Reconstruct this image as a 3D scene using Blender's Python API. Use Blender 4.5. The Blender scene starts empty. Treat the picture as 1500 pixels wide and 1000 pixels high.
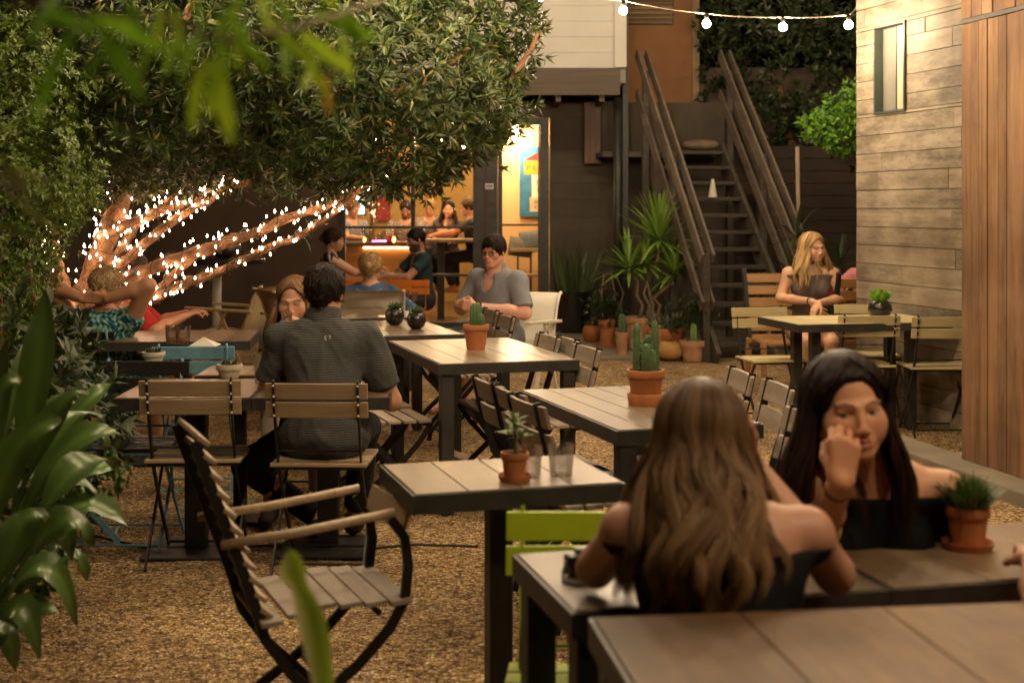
import bpy, math, random
import numpy as np
from mathutils import Vector, Matrix, Euler
random.seed(7); RN = np.random.RandomState(11)
S = bpy.context.scene
COL = S.collection
R = math.radians
F = 2050.0; HZ = 305.0; CH = 1.5
def P(px, py, Y): return Vector(((px-750)*Y/F, Y, CH-(py-HZ)*Y/F))
def T(px, py, z=0.0):
    Y = (CH-z)*F/(py-HZ); return Vector(((px-750)*Y/F, Y, z))
# ------------------------------------------------------------------ objects
def tag(o, label=None, cat=None, group=None, kind=None):
    if label: o['label'] = label
    if cat: o['category'] = cat
    if group: o['group'] = group
    if kind: o['kind'] = kind
    return o
def thing(name, label, cat, loc=(0,0,0), rz=0, group=None, sc=1.0):
    o = bpy.data.objects.new(name, None); COL.objects.link(o)
    o.location = loc; o.rotation_euler = (0,0,rz); o.scale = (sc,)*3; o.empty_display_size = .1
    return tag(o, label, cat, group)
def copy_tree(o, parent=None):
    c = o.copy(); COL.objects.link(c); c.parent = parent
    for ch in list(o.children): copy_tree(ch, c)
    return c
def dup(proto, label, loc, rz, group=None):
    if proto.get('used'):
        c = copy_tree(proto)
    else:
        c = proto; proto['used'] = 1
    c.location = loc; c.rotation_euler = (0,0,rz); c['label'] = label
    if group: c['group'] = group
    return c
def mesh_obj(name, V, Fc, mat, parent=None, smooth=False, cols=None, bevel=0):
    me = bpy.data.meshes.new(name)
    V = np.asarray(V, dtype=np.float32)
    if isinstance(Fc, np.ndarray):
        n, k = Fc.shape
        me.vertices.add(len(V)); me.vertices.foreach_set('co', V.ravel())
        me.loops.add(n*k); me.loops.foreach_set('vertex_index', Fc.astype(np.int32).ravel())
        me.polygons.add(n); me.polygons.foreach_set('loop_start', np.arange(0, n*k, k, dtype=np.int32))
        me.polygons.foreach_set('loop_total', np.full(n, k, dtype=np.int32))
        me.update(calc_edges=True)
    else:
        me.from_pydata(V.tolist(), [], Fc); me.update()
    if smooth: me.polygons.foreach_set('use_smooth', np.ones(len(me.polygons), dtype=bool))
    if cols is not None:
        a = me.color_attributes.new('Col', 'FLOAT_COLOR', 'POINT')
        c4 = np.ones((len(V),4), dtype=np.float32); c4[:,:3] = cols
        a.data.foreach_set('color', c4.ravel())
    o = bpy.data.objects.new(name, me); COL.objects.link(o)
    if mat: me.materials.append(mat)
    if parent: o.parent = parent
    if bevel:
        b = o.modifiers.new('bevel','BEVEL'); b.width = bevel; b.segments = 2; b.limit_method = 'ANGLE'
    return o
def frame_of(d, up=(0,0,1)):
    d = Vector(d).normalized(); up = Vector(up)
    if abs(d.dot(up)) > .97: up = Vector((1,0,0)) if abs(d.x) < .9 else Vector((0,1,0))
    s = d.cross(up).normalized(); u = s.cross(d).normalized()
    return d, s, u
class MB:
    def __init__(s): s.v = []; s.f = []; s.sm = False
    def add(s, V, Fs):
        n = len(s.v); s.v += [tuple(v) for v in V]; s.f += [tuple(i+n for i in f) for f in Fs]; return s
    def box(s, c, size, rot=None):
        x, y, z = [k/2 for k in size]; c = Vector(c)
        V = [Vector((a*x,b*y,d*z)) for d in (-1,1) for b in (-1,1) for a in (-1,1)]
        if rot is not None:
            if isinstance(rot, (int,float)): rot = Matrix.Rotation(rot,3,'Z')
            V = [rot@v for v in V]
        return s.add([v+c for v in V], [(0,2,3,1),(4,5,7,6),(0,1,5,4),(2,6,7,3),(0,4,6,2),(1,3,7,5)])
    def bx(s, x0,x1,y0,y1,z0,z1): return s.box(((x0+x1)/2,(y0+y1)/2,(z0+z1)/2),(abs(x1-x0),abs(y1-y0),abs(z1-z0)))
    def bar(s, a, b, w, h, up=(0,0,1)):
        a = Vector(a); b = Vector(b); d, sd, u = frame_of(b-a, up)
        V = []
        for p in (a,b):
            for i,j in ((-1,-1),(1,-1),(1,1),(-1,1)): V.append(p+sd*(i*w/2)+u*(j*h/2))
        return s.add(V, [(0,1,2,3),(4,7,6,5),(0,4,5,1),(1,5,6,2),(2,6,7,3),(3,7,4,0)])
    def strip(s, pts, w, h, side):            # flat bar following points; side = constant sideways dir (width w), thickness h
        side = Vector(side).normalized(); V = []; n = len(pts); pts = [Vector(p) for p in pts]
        for i,p in enumerate(pts):
            t = (pts[min(i+1,n-1)]-pts[max(i-1,0)]).normalized(); u = side.cross(t).normalized()
            for a,b in ((-1,-1),(1,-1),(1,1),(-1,1)): V.append(p+side*(a*w/2)+u*(b*h/2))
        Fs = [(3,2,1,0),(4*n-4,4*n-3,4*n-2,4*n-1)]
        for i in range(n-1):
            for k in range(4):
                j = (k+1)%4; Fs.append((4*i+k,4*i+j,4*i+4+j,4*i+4+k))
        return s.add(V, Fs)
    def tube(s, pts, r, n=8, cap=True):
        pts = [Vector(p) for p in pts]; m = len(pts)
        rs = r if isinstance(r,(list,tuple)) else [r]*m
        V = []; prev = None
        for i,p in enumerate(pts):
            t = (pts[min(i+1,m-1)]-pts[max(i-1,0)]).normalized()
            if prev is None: _, sd, u = frame_of(t)
            else:
                u = prev - t*prev.dot(t); u.normalize(); sd = t.cross(u)
            prev = u
            for k in range(n):
                a = 2*math.pi*k/n; V.append(p+sd*math.cos(a)*rs[i]+u*math.sin(a)*rs[i])
        Fs = []
        for i in range(m-1):
            for k in range(n):
                j = (k+1)%n; Fs.append((i*n+k,i*n+j,(i+1)*n+j,(i+1)*n+k))
        if cap: Fs.append(tuple(range(n))[::-1]); Fs.append(tuple((m-1)*n+k for k in range(n)))
        return s.add(V, Fs)
    def lathe(s, prof, c=(0,0,0), n=24, close=False):
        V = []; c = Vector(c)
        for r,z in prof:
            for k in range(n):
                a = 2*math.pi*k/n; V.append(c+Vector((r*math.cos(a),r*math.sin(a),z)))
        Fs = []; m = len(prof)
        for i in range(m-1 if not close else m):
            i2 = (i+1)%m
            for k in range(n):
                j = (k+1)%n; Fs.append((i*n+k,i*n+j,i2*n+j,i2*n+k))
        if not close:
            if prof[0][0] > 1e-5: Fs.append(tuple(range(n))[::-1])
            if prof[-1][0] > 1e-5: Fs.append(tuple((m-1)*n+k for k in range(n)))
        return s.add(V, Fs)
    def ball(s, c, r, n=10, m=7, sq=(1,1,1)):
        prof = [(max(1e-6,math.sin(math.pi*i/m)),-math.cos(math.pi*i/m)) for i in range(m+1)]
        c = Vector(c); V = []
        for a,z in prof:
            for k in range(n):
                t = 2*math.pi*k/n; V.append(c+Vector((a*math.cos(t)*r*sq[0],a*math.sin(t)*r*sq[1],z*r*sq[2])))
        Fs = [(i*n+k,i*n+(k+1)%n,(i+1)*n+(k+1)%n,(i+1)*n+k) for i in range(m) for k in range(n)]
        return s.add(V, Fs)
    def build(s, name, mat, parent=None, smooth=False, bevel=0):
        o = mesh_obj(name, s.v, s.f, mat, parent, False, None, bevel)
        if smooth:
            o.data.polygons.foreach_set('use_smooth', np.ones(len(o.data.polygons), dtype=bool))
            if smooth != 'all': o.data.set_sharp_from_angle(angle=R(38))
        return o
# ------------------------------------------------------------------ materials
def newmat(name):
    m = bpy.data.materials.new(name); m.use_nodes = True
    nt = m.node_tree; b = nt.nodes['Principled BSDF']; return m, nt, b
def N(nt, typ, **kw):
    n = nt.nodes.new(typ)
    for k,v in kw.items():
        if k in n.inputs: n.inputs[k].default_value = v
        else: setattr(n, k, v)
    return n
def ramp(nt, fac, stops):
    r = nt.nodes.new('ShaderNodeValToRGB'); nt.links.new(fac, r.inputs[0])
    e = r.color_ramp.elements
    while len(e) < len(stops): e.new(.5)
    for i,(p,c) in enumerate(stops): e[i].position = p; e[i].color = (*c,1) if len(c)==3 else c
    return r.outputs[0]
def mul(c, k): return tuple(min(1,x*k) for x in c)
def coords(nt, scale=(1,1,1), rot=(0,0,0)):
    tc = nt.nodes.new('ShaderNodeTexCoord'); mp = nt.nodes.new('ShaderNodeMapping')
    mp.inputs['Scale'].default_value = scale; mp.inputs['Rotation'].default_value = rot
    nt.links.new(tc.outputs['Object'], mp.inputs[0]); return mp.outputs[0]
def bump(nt, b, h, strength=.3, dist=.01):
    n = nt.nodes.new('ShaderNodeBump'); n.inputs['Strength'].default_value = strength; n.inputs['Distance'].default_value = dist
    nt.links.new(h, n.inputs['Height']); nt.links.new(n.outputs[0], b.inputs['Normal'])
def mat(name, col, rough=.6, metal=0, var=.25, sc=6, bs=.15, bd=.004, spec=.5, coat=0):
    m, nt, b = newmat(name)
    b.inputs['Roughness'].default_value = rough; b.inputs['Metallic'].default_value = metal
    b.inputs['Specular IOR Level'].default_value = spec; b.inputs['Coat Weight'].default_value = coat
    v = coords(nt); n = N(nt,'ShaderNodeTexNoise', Scale=sc, Detail=5.0, Roughness=.6); nt.links.new(v, n.inputs['Vector'])
    nt.links.new(ramp(nt, n.outputs[0], [(.3,mul(col,1-var)),(.7,mul(col,1+var))]), b.inputs['Base Color'])
    if bs:
        n2 = N(nt,'ShaderNodeTexNoise', Scale=sc*9, Detail=4.0); nt.links.new(v, n2.inputs['Vector']); bump(nt, b, n2.outputs[0], bs, bd)
    return m
def wood(name, c1, c2, axis=0, rough=.5, sc=6, coat=0, rnd=.25, bs=.25, patch=0, pc=(.5,.42,.3)):
    """grain runs along axis; object random keeps boards apart by island"""
    m, nt, b = newmat(name); b.inputs['Roughness'].default_value = rough; b.inputs['Coat Weight'].default_value = coat
    b.inputs['Coat Roughness'].default_value = .25
    s = [sc*3,sc*3,sc*3]; s[axis] = sc*.22
    geo = nt.nodes.new('ShaderNodeNewGeometry')
    v = coords(nt, s); ad = N(nt,'ShaderNodeVectorMath', operation='ADD'); nt.links.new(v, ad.inputs[0])
    mm = N(nt,'ShaderNodeMath', operation='MULTIPLY'); mm.inputs[1].default_value = 37.0
    nt.links.new(geo.outputs['Random Per Island'], mm.inputs[0]); nt.links.new(mm.outputs[0], ad.inputs[1])
    n = N(nt,'ShaderNodeTexNoise', Scale=1.0, Detail=8.0, Roughness=.65, Distortion=.6); nt.links.new(ad.outputs[0], n.inputs['Vector'])
    cr = ramp(nt, n.outputs[0], [(.28,c1),(.5,tuple((a+q)/2 for a,q in zip(c1,c2))),(.75,c2)])
    mx = N(nt,'ShaderNodeHueSaturation'); nt.links.new(cr, mx.inputs['Color'])
    mr = N(nt,'ShaderNodeMapRange'); mr.inputs['To Min'].default_value = 1-rnd; mr.inputs['To Max'].default_value = 1+rnd
    nt.links.new(geo.outputs['Random Per Island'], mr.inputs[0]); nt.links.new(mr.outputs[0], mx.inputs['Value'])
    res = mx.outputs[0]
    if patch:
        v2 = coords(nt, [1.0 if i==axis else 3.0 for i in range(3)]); n3 = N(nt,'ShaderNodeTexNoise', Scale=2.6, Detail=6.0, Roughness=.75); nt.links.new(v2, n3.inputs['Vector'])
        pr = ramp(nt, n3.outputs[0], [(.42,(0,0,0)),(.62,(patch,)*3)]); n4 = N(nt,'ShaderNodeTexNoise', Scale=1.3, Detail=4.0); v3 = coords(nt); nt.links.new(v3, n4.inputs['Vector'])
        m1 = N(nt,'ShaderNodeMix', data_type='RGBA'); nt.links.new(pr, m1.inputs[0]); nt.links.new(res, m1.inputs[6]); m1.inputs[7].default_value = (*pc,1)
        m2 = N(nt,'ShaderNodeMix', data_type='RGBA', blend_type='MULTIPLY'); m2.inputs[0].default_value = 1; nt.links.new(m1.outputs[2], m2.inputs[6]); nt.links.new(ramp(nt, n4.outputs[0], [(.35,(.55,.5,.46)),(.6,(1.05,1.05,1.05))]), m2.inputs[7]); res = m2.outputs[2]
    nt.links.new(res, b.inputs['Base Color'])
    rr = N(nt,'ShaderNodeMapRange'); rr.inputs['To Min'].default_value = rough-.12; rr.inputs['To Max'].default_value = rough+.15
    nt.links.new(n.outputs[0], rr.inputs[0]); nt.links.new(rr.outputs[0], b.inputs['Roughness'])
    bump(nt, b, n.outputs[0], bs, .004); return m
def vcol(name, rough=.5, bs=.1, sc=120, sss=0, spec=.5, trans=0, hue=.0, aniso=0):
    m, nt, b = newmat(name); b.inputs['Roughness'].default_value = rough; b.inputs['Specular IOR Level'].default_value = spec
    a = N(nt,'ShaderNodeVertexColor', layer_name='Col'); nt.links.new(a.outputs[0], b.inputs['Base Color'])
    if sss:
        b.inputs['Subsurface Weight'].default_value = sss; b.inputs['Subsurface Radius'].default_value = (.02,.008,.004)
        b.inputs['Subsurface Scale'].default_value = .5
    if trans:
        t = nt.nodes.new('ShaderNodeBsdfTranslucent'); nt.links.new(a.outputs[0], t.inputs[0])
        mx = nt.nodes.new('ShaderNodeMixShader'); mx.inputs[0].default_value = trans
        nt.links.new(b.outputs[0], mx.inputs[1]); nt.links.new(t.outputs[0], mx.inputs[2])
        nt.links.new(mx.outputs[0], nt.nodes['Material Output'].inputs[0])
    if bs:
        v = coords(nt); n = N(nt,'ShaderNodeTexNoise', Scale=sc, Detail=3.0); nt.links.new(v, n.inputs['Vector']); bump(nt, b, n.outputs[0], bs, .003)
    return m
def emit(name, col, st):
    m, nt, b = newmat(name); b.inputs['Base Color'].default_value = (*col,1)
    b.inputs['Emission Color'].default_value = (*col,1); b.inputs['Emission Strength'].default_value = st; return m
def glass(name, col=(1,1,1), rough=.03, ior=1.45, k=.5):
    m, nt, b = newmat(name); nt.nodes.remove(b)
    t = nt.nodes.new('ShaderNodeBsdfTransparent'); t.inputs[0].default_value = (*[c*.985 for c in col],1)
    g = nt.nodes.new('ShaderNodeBsdfGlossy'); g.inputs['Roughness'].default_value = rough
    fr = nt.nodes.new('ShaderNodeLayerWeight'); fr.inputs['Blend'].default_value = k
    mp = N(nt,'ShaderNodeMath', operation='MULTIPLY'); mp.inputs[1].default_value = .6; nt.links.new(fr.outputs['Fresnel'], mp.inputs[0])
    mx = nt.nodes.new('ShaderNodeMixShader'); nt.links.new(mp.outputs[0], mx.inputs[0]); nt.links.new(t.outputs[0], mx.inputs[1]); nt.links.new(g.outputs[0], mx.inputs[2])
    nt.links.new(mx.outputs[0], nt.nodes['Material Output'].inputs[0]); return m
M = {}
M['table'] = wood('table_wood', (.125,.078,.042), (.31,.215,.118), 1, .40, 5, .2, .25, .35, .45, (.13,.09,.06))
M['table_near'] = wood('near_table_wood', (.10,.052,.022), (.25,.145,.062), 1, .6, 5, 0, .25, .35, .45, (.07,.045,.028))
M['table_grey'] = wood('table_grey_wood', (.115,.085,.058), (.27,.205,.135), 1, .42, 5, .2, .25, .35, .45, (.12,.09,.065))
M['slat'] = wood('slat_wood', (.24,.165,.095), (.48,.35,.21), 0, .5, 8, .1)
M['slat_grey'] = wood('slat_grey_wood', (.20,.155,.115), (.40,.32,.24), 0, .55, 8)
M['slat_yellow'] = wood('slat_pale_wood', (.40,.32,.15), (.62,.52,.28), 0, .5, 8)
M['teak'] = wood('teak_wood', (.20,.095,.03), (.40,.21,.075), 0, .5, 8)
M['iron'] = mat('dark_iron', (.018,.016,.015), .42, .3, .3, 12, .1)
M['steel'] = mat('charcoal_steel', (.045,.042,.038), .45, .3, .3, 9, .12)
M['lime'] = mat('lime_paint', (.36,.46,.015), .4, 0, .1, 6, .04, spec=.4)
M['orange'] = mat('orange_paint', (.62,.17,.012), .4, 0, .1, 6, .04)
M['blue'] = mat('blue_paint', (.17,.36,.47), .5, 0, .25, 10, .08)
M['terra'] = mat('terracotta', (.42,.15,.05), .75, 0, .22, 14, .15)
M['terra_pale'] = mat('pale_terracotta', (.44,.24,.13), .8, 0, .25, 12, .2)
M['cream'] = mat('cream_ceramic', (.50,.46,.36), .5, 0, .1, 10, .05)
M['blackpot'] = mat('black_ceramic', (.012,.011,.010), .25, 0, .3, 8, .06, coat=.4)
M['soil'] = mat('soil', (.03,.02,.014), .95, 0, .4, 50, .6)
M['glass'] = glass('clear_glass')
M['canvas'] = mat('tan_canvas', (.48,.36,.20), .75, 0, .1, 20, .1)
M['tanframe'] = mat('tan_painted_frame', (.47,.35,.19), .5, 0, .1, 10, .05)
M['white'] = mat('white_plastic', (.62,.58,.48), .5, 0, .08, 6, .04)
M['leaf'] = vcol('leaf', .42, 0, trans=.16, spec=.45)
M['bark'] = mat('bark', (.28,.145,.068), .85, 0, .45, 9, .8, .02)
M['stem'] = mat('plant_stem', (.22,.16,.09), .8, 0, .3, 30, .5)
M['cactus'] = mat('cactus_skin', (.07,.13,.045), .6, 0, .3, 30, .2)
M['skin'] = vcol('skin', .48, .08, 300, sss=.12, spec=.45)
M['hair'] = vcol('hair', .45, 0, spec=.14)
M['cloth'] = vcol('cloth', .85, .25, 90, spec=.2)
M['black'] = mat('black_plastic', (.012,.012,.013), .35, 0, .2, 10, .05)
M['rubber'] = mat('black_cable', (.015,.013,.012), .6, 0, .2, 10, .05)
# ------------------------------------------------------------------ implicit bodies
def axis_pts(lo, hi, coarse, zones):
    out = [lo]; x = lo
    while x < hi:
        st = coarse
        for a,b,s in zones:
            if a-1e-6 <= x < b: st = min(st, s)
            elif x < a < x+st: st = min(st, max(a-x, s))
        x += st; out.append(x)
    return np.array(out, dtype=np.float32)
class Field:
    def __init__(s): s.pr = []
    def cap(s, a, b, ra, rb=None, k=.02, sub=False, flat=False, sq=None):
        s.pr.append(('c', np.array(a,float), np.array(b,float), ra, ra if rb is None else rb, k, sub, flat, sq)); return s
    def ell(s, c, r, Rm=None, k=.02, sub=False):
        s.pr.append(('e', np.array(c,float), np.array(r,float), np.eye(3) if Rm is None else np.array(Rm), 0, k, sub, False, None)); return s
    def grow(s, t, only=None):
        g = Field()
        for p in s.pr:
            p = list(p)
            if p[0]=='c': p[3] += t; p[4] += t
            else: p[2] = p[2]+t
            g.pr.append(tuple(p))
        return g
    def mesh(s, coarse=.012, zones=((),(),()), planes=(), disp=None, pad=.03):
        lo = np.full(3, 1e9); hi = -lo
        bb = []
        for p in s.pr:
            if p[0]=='c':
                r = max(p[3],p[4]); l = np.minimum(p[1],p[2])-r; h = np.maximum(p[1],p[2])+r
            else: r = p[2].max(); l = p[1]-r; h = p[1]+r
            m = p[5]+.025; bb.append((l-m,h+m))
            if not p[6]: lo = np.minimum(lo,l); hi = np.maximum(hi,h)
        lo -= pad; hi += pad
        ax = [axis_pts(lo[i],hi[i],coarse,zones[i]) for i in range(3)]
        D = np.full([len(a) for a in ax], .09, dtype=np.float32)
        for p,(l,h) in zip(s.pr,bb):
            ix = [np.searchsorted(ax[i],[l[i],h[i]]) for i in range(3)]
            if any(q[0]>=q[1] for q in ix): continue
            sl = tuple(slice(q[0],q[1]) for q in ix)
            X = ax[0][sl[0]][:,None,None]; Y = ax[1][sl[1]][None,:,None]; Z = ax[2][sl[2]][None,None,:]
            if p[0]=='c':
                a,b = p[1],p[2]; d = b-a; L2 = max(float(d@d),1e-9)
                t = ((X-a[0])*d[0]+(Y-a[1])*d[1]+(Z-a[2])*d[2])/L2; tc = np.clip(t,0,1)
                dx = X-a[0]-tc*d[0]; dy = Y-a[1]-tc*d[1]; dz = Z-a[2]-tc*d[2]
                if p[8] is not None: dx = dx/p[8][0]; dy = dy/p[8][1]; dz = dz/p[8][2]
                v = np.sqrt(dx*dx+dy*dy+dz*dz) - (p[3]+(p[4]-p[3])*tc)
                if p[7]: v = np.maximum(v, (t-1)*math.sqrt(L2))
            else:
                q = p[3].T; dx = X-p[1][0]; dy = Y-p[1][1]; dz = Z-p[1][2]; r = p[2]
                u = [(q[i,0]*dx+q[i,1]*dy+q[i,2]*dz)/r[i] for i in range(3)]
                k0 = np.sqrt(u[0]**2+u[1]**2+u[2]**2)+1e-6
                k1 = np.sqrt((u[0]/r[0])**2+(u[1]/r[1])**2+(u[2]/r[2])**2)+1e-6
                v = k0*(k0-1)/k1
            c = D[sl]; k = p[5]
            if p[6]:
                v = -v; hh = np.clip(.5+.5*(v-c)/k,0,1); D[sl] = c*(1-hh)+v*hh + k*hh*(1-hh)
            else:
                hh = np.clip(.5+.5*(c-v)/k,0,1); D[sl] = c*(1-hh)+v*hh - k*hh*(1-hh)
        X = ax[0][:,None,None]; Y = ax[1][None,:,None]; Z = ax[2][None,None,:]
        if disp is not None: D = D + disp(X,Y,Z).astype(np.float32)
        for (n,d0) in planes:      # keep n.p < d0
            D = np.maximum(D, n[0]*X+n[1]*Y+n[2]*Z-d0)
        return nets(D.astype(np.float32), ax)
def nets(D, ax):
    sg = D < 0
    n0,n1,n2 = D.shape
    c = np.zeros((n0-1,n1-1,n2-1), dtype=np.int8)
    for i in (0,1):
        for j in (0,1):
            for k in (0,1): c += sg[i:n0-1+i, j:n1-1+j, k:n2-1+k]
    act = (c>0)&(c<8); I = np.argwhere(act); idx = np.full(c.shape,-1,dtype=np.int32); idx[act] = np.arange(len(I))
    if len(I)==0: return np.zeros((0,3)), np.zeros((0,4),dtype=np.int32)
    pos = np.zeros((len(I),3)); cnt = np.zeros(len(I))
    cor = [(a,b,d) for a in (0,1) for b in (0,1) for d in (0,1)]
    for a in cor:
        for b in cor:
            if sum(abs(x-y) for x,y in zip(a,b))!=1 or a>b: continue
            ia = I+np.array(a); ib = I+np.array(b)
            va = D[ia[:,0],ia[:,1],ia[:,2]]; vb = D[ib[:,0],ib[:,1],ib[:,2]]
            m = (va<0)!=(vb<0); t = np.where(m, va/np.where(va==vb,1,va-vb), 0)
            pa = np.stack([ax[q][ia[:,q]] for q in range(3)],1); pb = np.stack([ax[q][ib[:,q]] for q in range(3)],1)
            pos += np.where(m[:,None], pa+(pb-pa)*t[:,None], 0); cnt += m
    pos /= cnt[:,None]
    quads = []
    for d in range(3):
        e = [0,0,0]; e[d] = 1
        A = sg[:n0-e[0], :n1-e[1], :n2-e[2]]; B = sg[e[0]:, e[1]:, e[2]:]
        K = np.argwhere(A!=B); o1,o2 = [(1,2),(2,0),(0,1)][d]
        K = K[(K[:,o1]>0)&(K[:,o2]>0)&(K[:,o1]<D.shape[o1]-1)&(K[:,o2]<D.shape[o2]-1)]
        if len(K)==0: continue
        def g(u,v):
            q = K.copy(); q[:,o1] -= u; q[:,o2] -= v; return idx[q[:,0],q[:,1],q[:,2]]
        q = np.stack([g(0,0),g(1,0),g(1,1),g(0,1)],1)
        fl = sg[K[:,0],K[:,1],K[:,2]]; q[~fl] = q[~fl][:,::-1]
        quads.append(q)
    return pos.astype(np.float32), np.concatenate(quads)
def noisef(a, f, ph=0):
    def d(X,Y,Z):
        return a*(np.sin(X*f+ph+2*np.sin(Y*f*.6))*np.sin(Y*f*.8+1.3+ph+1.5*np.sin(Z*f*.5))+.6*np.sin(Z*f*1.3+ph+2*np.sin(X*f*.9)))
    return d
def folds(a,f,ph):
    g1=noisef(a,f,ph); g2=noisef(a*.55,f*2.3,ph+2)
    return lambda X,Y,Z: g1(X,Y,Z)+np.abs(g2(X+.3*Z,Y,Z*.6))
def ik(a, c, l1, l2, pole):
    a = Vector(a); c = Vector(c); d = c-a; L = min(d.length, (l1+l2)*.999); dn = d.normalized()
    x = (l1*l1-l2*l2+L*L)/(2*L); h = math.sqrt(max(0,l1*l1-x*x))
    p = Vector(pole); p = p-dn*p.dot(dn); p.normalize()
    return a+dn*x+p*h, a+dn*L
def hand(f, w, d, n, side, curl, s=1.0, spread=1.0, thumb=(.6,.5), tips=None):
    """w wrist, d finger direction, n palm normal (palm faces n), side=+1 thumb towards d x n"""
    w = Vector(w); d = Vector(d).normalized(); n = Vector(n); n = (n-d*n.dot(d)).normalized(); t = d.cross(n)*side
    kn = [(.028,.088,.0),(.0095,.093,-.002),(-.010,.089,-.0015),(-.028,.080,.001)]
    ln = [(.040,.024,.019),(.044,.028,.020),(.041,.026,.020),(.032,.019,.018)]
    rr = [.0088,.0090,.0086,.0076]
    for i,(a,b,c) in enumerate(kn):
        k = w+t*(a*s)+d*(b*s)-n*(c*s)
        f.cap(w+t*(a*.55*s)+d*(.012*s), k, .0145*s, .0108*s, k=.012)
        fan = (1.5-i)*.05*spread; dd = (d+t*fan).normalized(); p = k; ang = 0
        for j,l in enumerate(ln[i]):
            ang += (curl[i] if not isinstance(curl[i],(tuple,list)) else curl[i][j])*(1,1.15,.7)[j]
            q = p+(dd*math.cos(ang)+n*math.sin(ang))*(l*s)
            f.cap(p, q, (rr[i]-.0006*j)*s, (rr[i]-.0006*(j+1))*s, k=.0035)
            p = q
        if tips is not None: tips.append(p)
    b0 = w+t*(.018*s)+d*(.02*s)+n*(.004*s); a1,a2 = thumb
    b1 = b0+(t*math.cos(a1*.8)*.8+d*.75+n*a1*.6).normalized()*(.042*s)
    b2 = b1+(t*(.55-a2*.6)+d*.8+n*a2*.7).normalized()*(.032*s)
    b3 = b2+(t*(.3-a2*.9)+d*.8+n*a2*.7).normalized()*(.026*s)
    f.cap(b0,b1,.0155*s,.0115*s,k=.012); f.cap(b1,b2,.0108*s,.0098*s,k=.004); f.cap(b2,b3,.0098*s,.008*s,k=.004)
class HeadFrame:
    def __init__(s, c, yaw=0, pitch=0, roll=0, sc=1.0):
        s.c = Vector(c); s.R = Euler((R(pitch),R(roll),R(yaw)),'XYZ').to_matrix(); s.s = sc
        s.R = Matrix.Rotation(R(yaw),3,'Z')@Matrix.Rotation(R(pitch),3,'X')@Matrix.Rotation(R(roll),3,'Y')
    def p(s, x,y,z): return s.c+s.R@Vector((x,y,z))*s.s
    def np(s): return np.array(s.R)
def head_prims(f, H, fem=False, open_mouth=False):
    p = H.p; s = H.s; Rn = H.np()
    f.ell(p(0,-.014,.034),(.073*s,.094*s,.082*s),Rn,k=.02)
    f.ell(p(0,.026,-.030),(.056*s,.062*s,.080*s),Rn,k=.025)
    j = .052 if fem else .056
    if fem: f.ell(p(0,.030,-.028),(.059*s,.060*s,.070*s),Rn,k=.02)
    for q in (-1,1):
        if fem: f.ell(p(q*.040,.056,-.034),(.026*s,.026*s,.034*s),Rn,k=.02)
    for q in (-1,1):
        f.cap(p(q*j,.0,-.052),p(q*.018,.066,-.084 if fem else -.090),.014*s,.014*s,k=.022)
        f.ell(p(q*.040,.056,-.020),(.022*s,.02*s,.022*s),Rn,k=.02)
        f.ell(p(q*.073,-.008,-.004),(.007*s,.016*s,.029*s),np.array(H.R@Matrix.Rotation(R(q*-18),3,'Z')),k=.004)
        f.ell(p(q*.031,.096,.002),(.018*s,.013*s,.0115*s),Rn,k=.009,sub=True)
        f.ell(p(q*.031,.073,.001),(.0135*s,.0125*s,.0125*s),Rn,k=.002)
        f.cap(p(q*.012,.088,.020),p(q*.046,.076,.021),.0075*s,.006*s,k=.012)
        f.cap(p(q*.018,.0842,.0085),p(q*.043,.0790,.0085),.0042*s,.0038*s,k=.003)   # upper lids
        f.ell(p(q*.010,.099,-.036),(.0075*s,.009*s,.007*s),Rn,k=.005)
    ny = .101 if fem else .107
    f.cap(p(0,.086,.016),p(0,ny,-.027),.007*s,.0088*s,k=.010)
    f.ell(p(0,ny+.001,-.031),(.0090*s,.009*s,.0082*s),Rn,k=.006)
    cz = -.086 if fem else -.092
    f.ell(p(0,.074,cz),(.020*s,.016*s,.016*s),Rn,k=.018)
    f.ell(p(0,.084,-.060),(.026*s,.012*s,.016*s),Rn,k=.014)
    lw = .0052 if fem else .0042
    f.cap(p(-.019,.0885,-.0575),p(0,.0965,-.0555),lw*.6*s,lw*s,k=.004); f.cap(p(.019,.0885,-.0575),p(0,.0965,-.0555),lw*.6*s,lw*s,k=.004)
    f.cap(p(-.015,.0890,-.0665),p(.015,.0890,-.0665),lw*s,lw*s,k=.006); f.ell(p(0,.0945,-.0665),(.010*s,.005*s,.0052*s),Rn,k=.005)
    if open_mouth: f.ell(p(0,.098,-.0625),(.014*s,.014*s,.0042*s),Rn,k=.003,sub=True)
    else: f.cap(p(-.021,.097,-.0612),p(.021,.097,-.0612),.0022*s,k=.002,sub=True)
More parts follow.
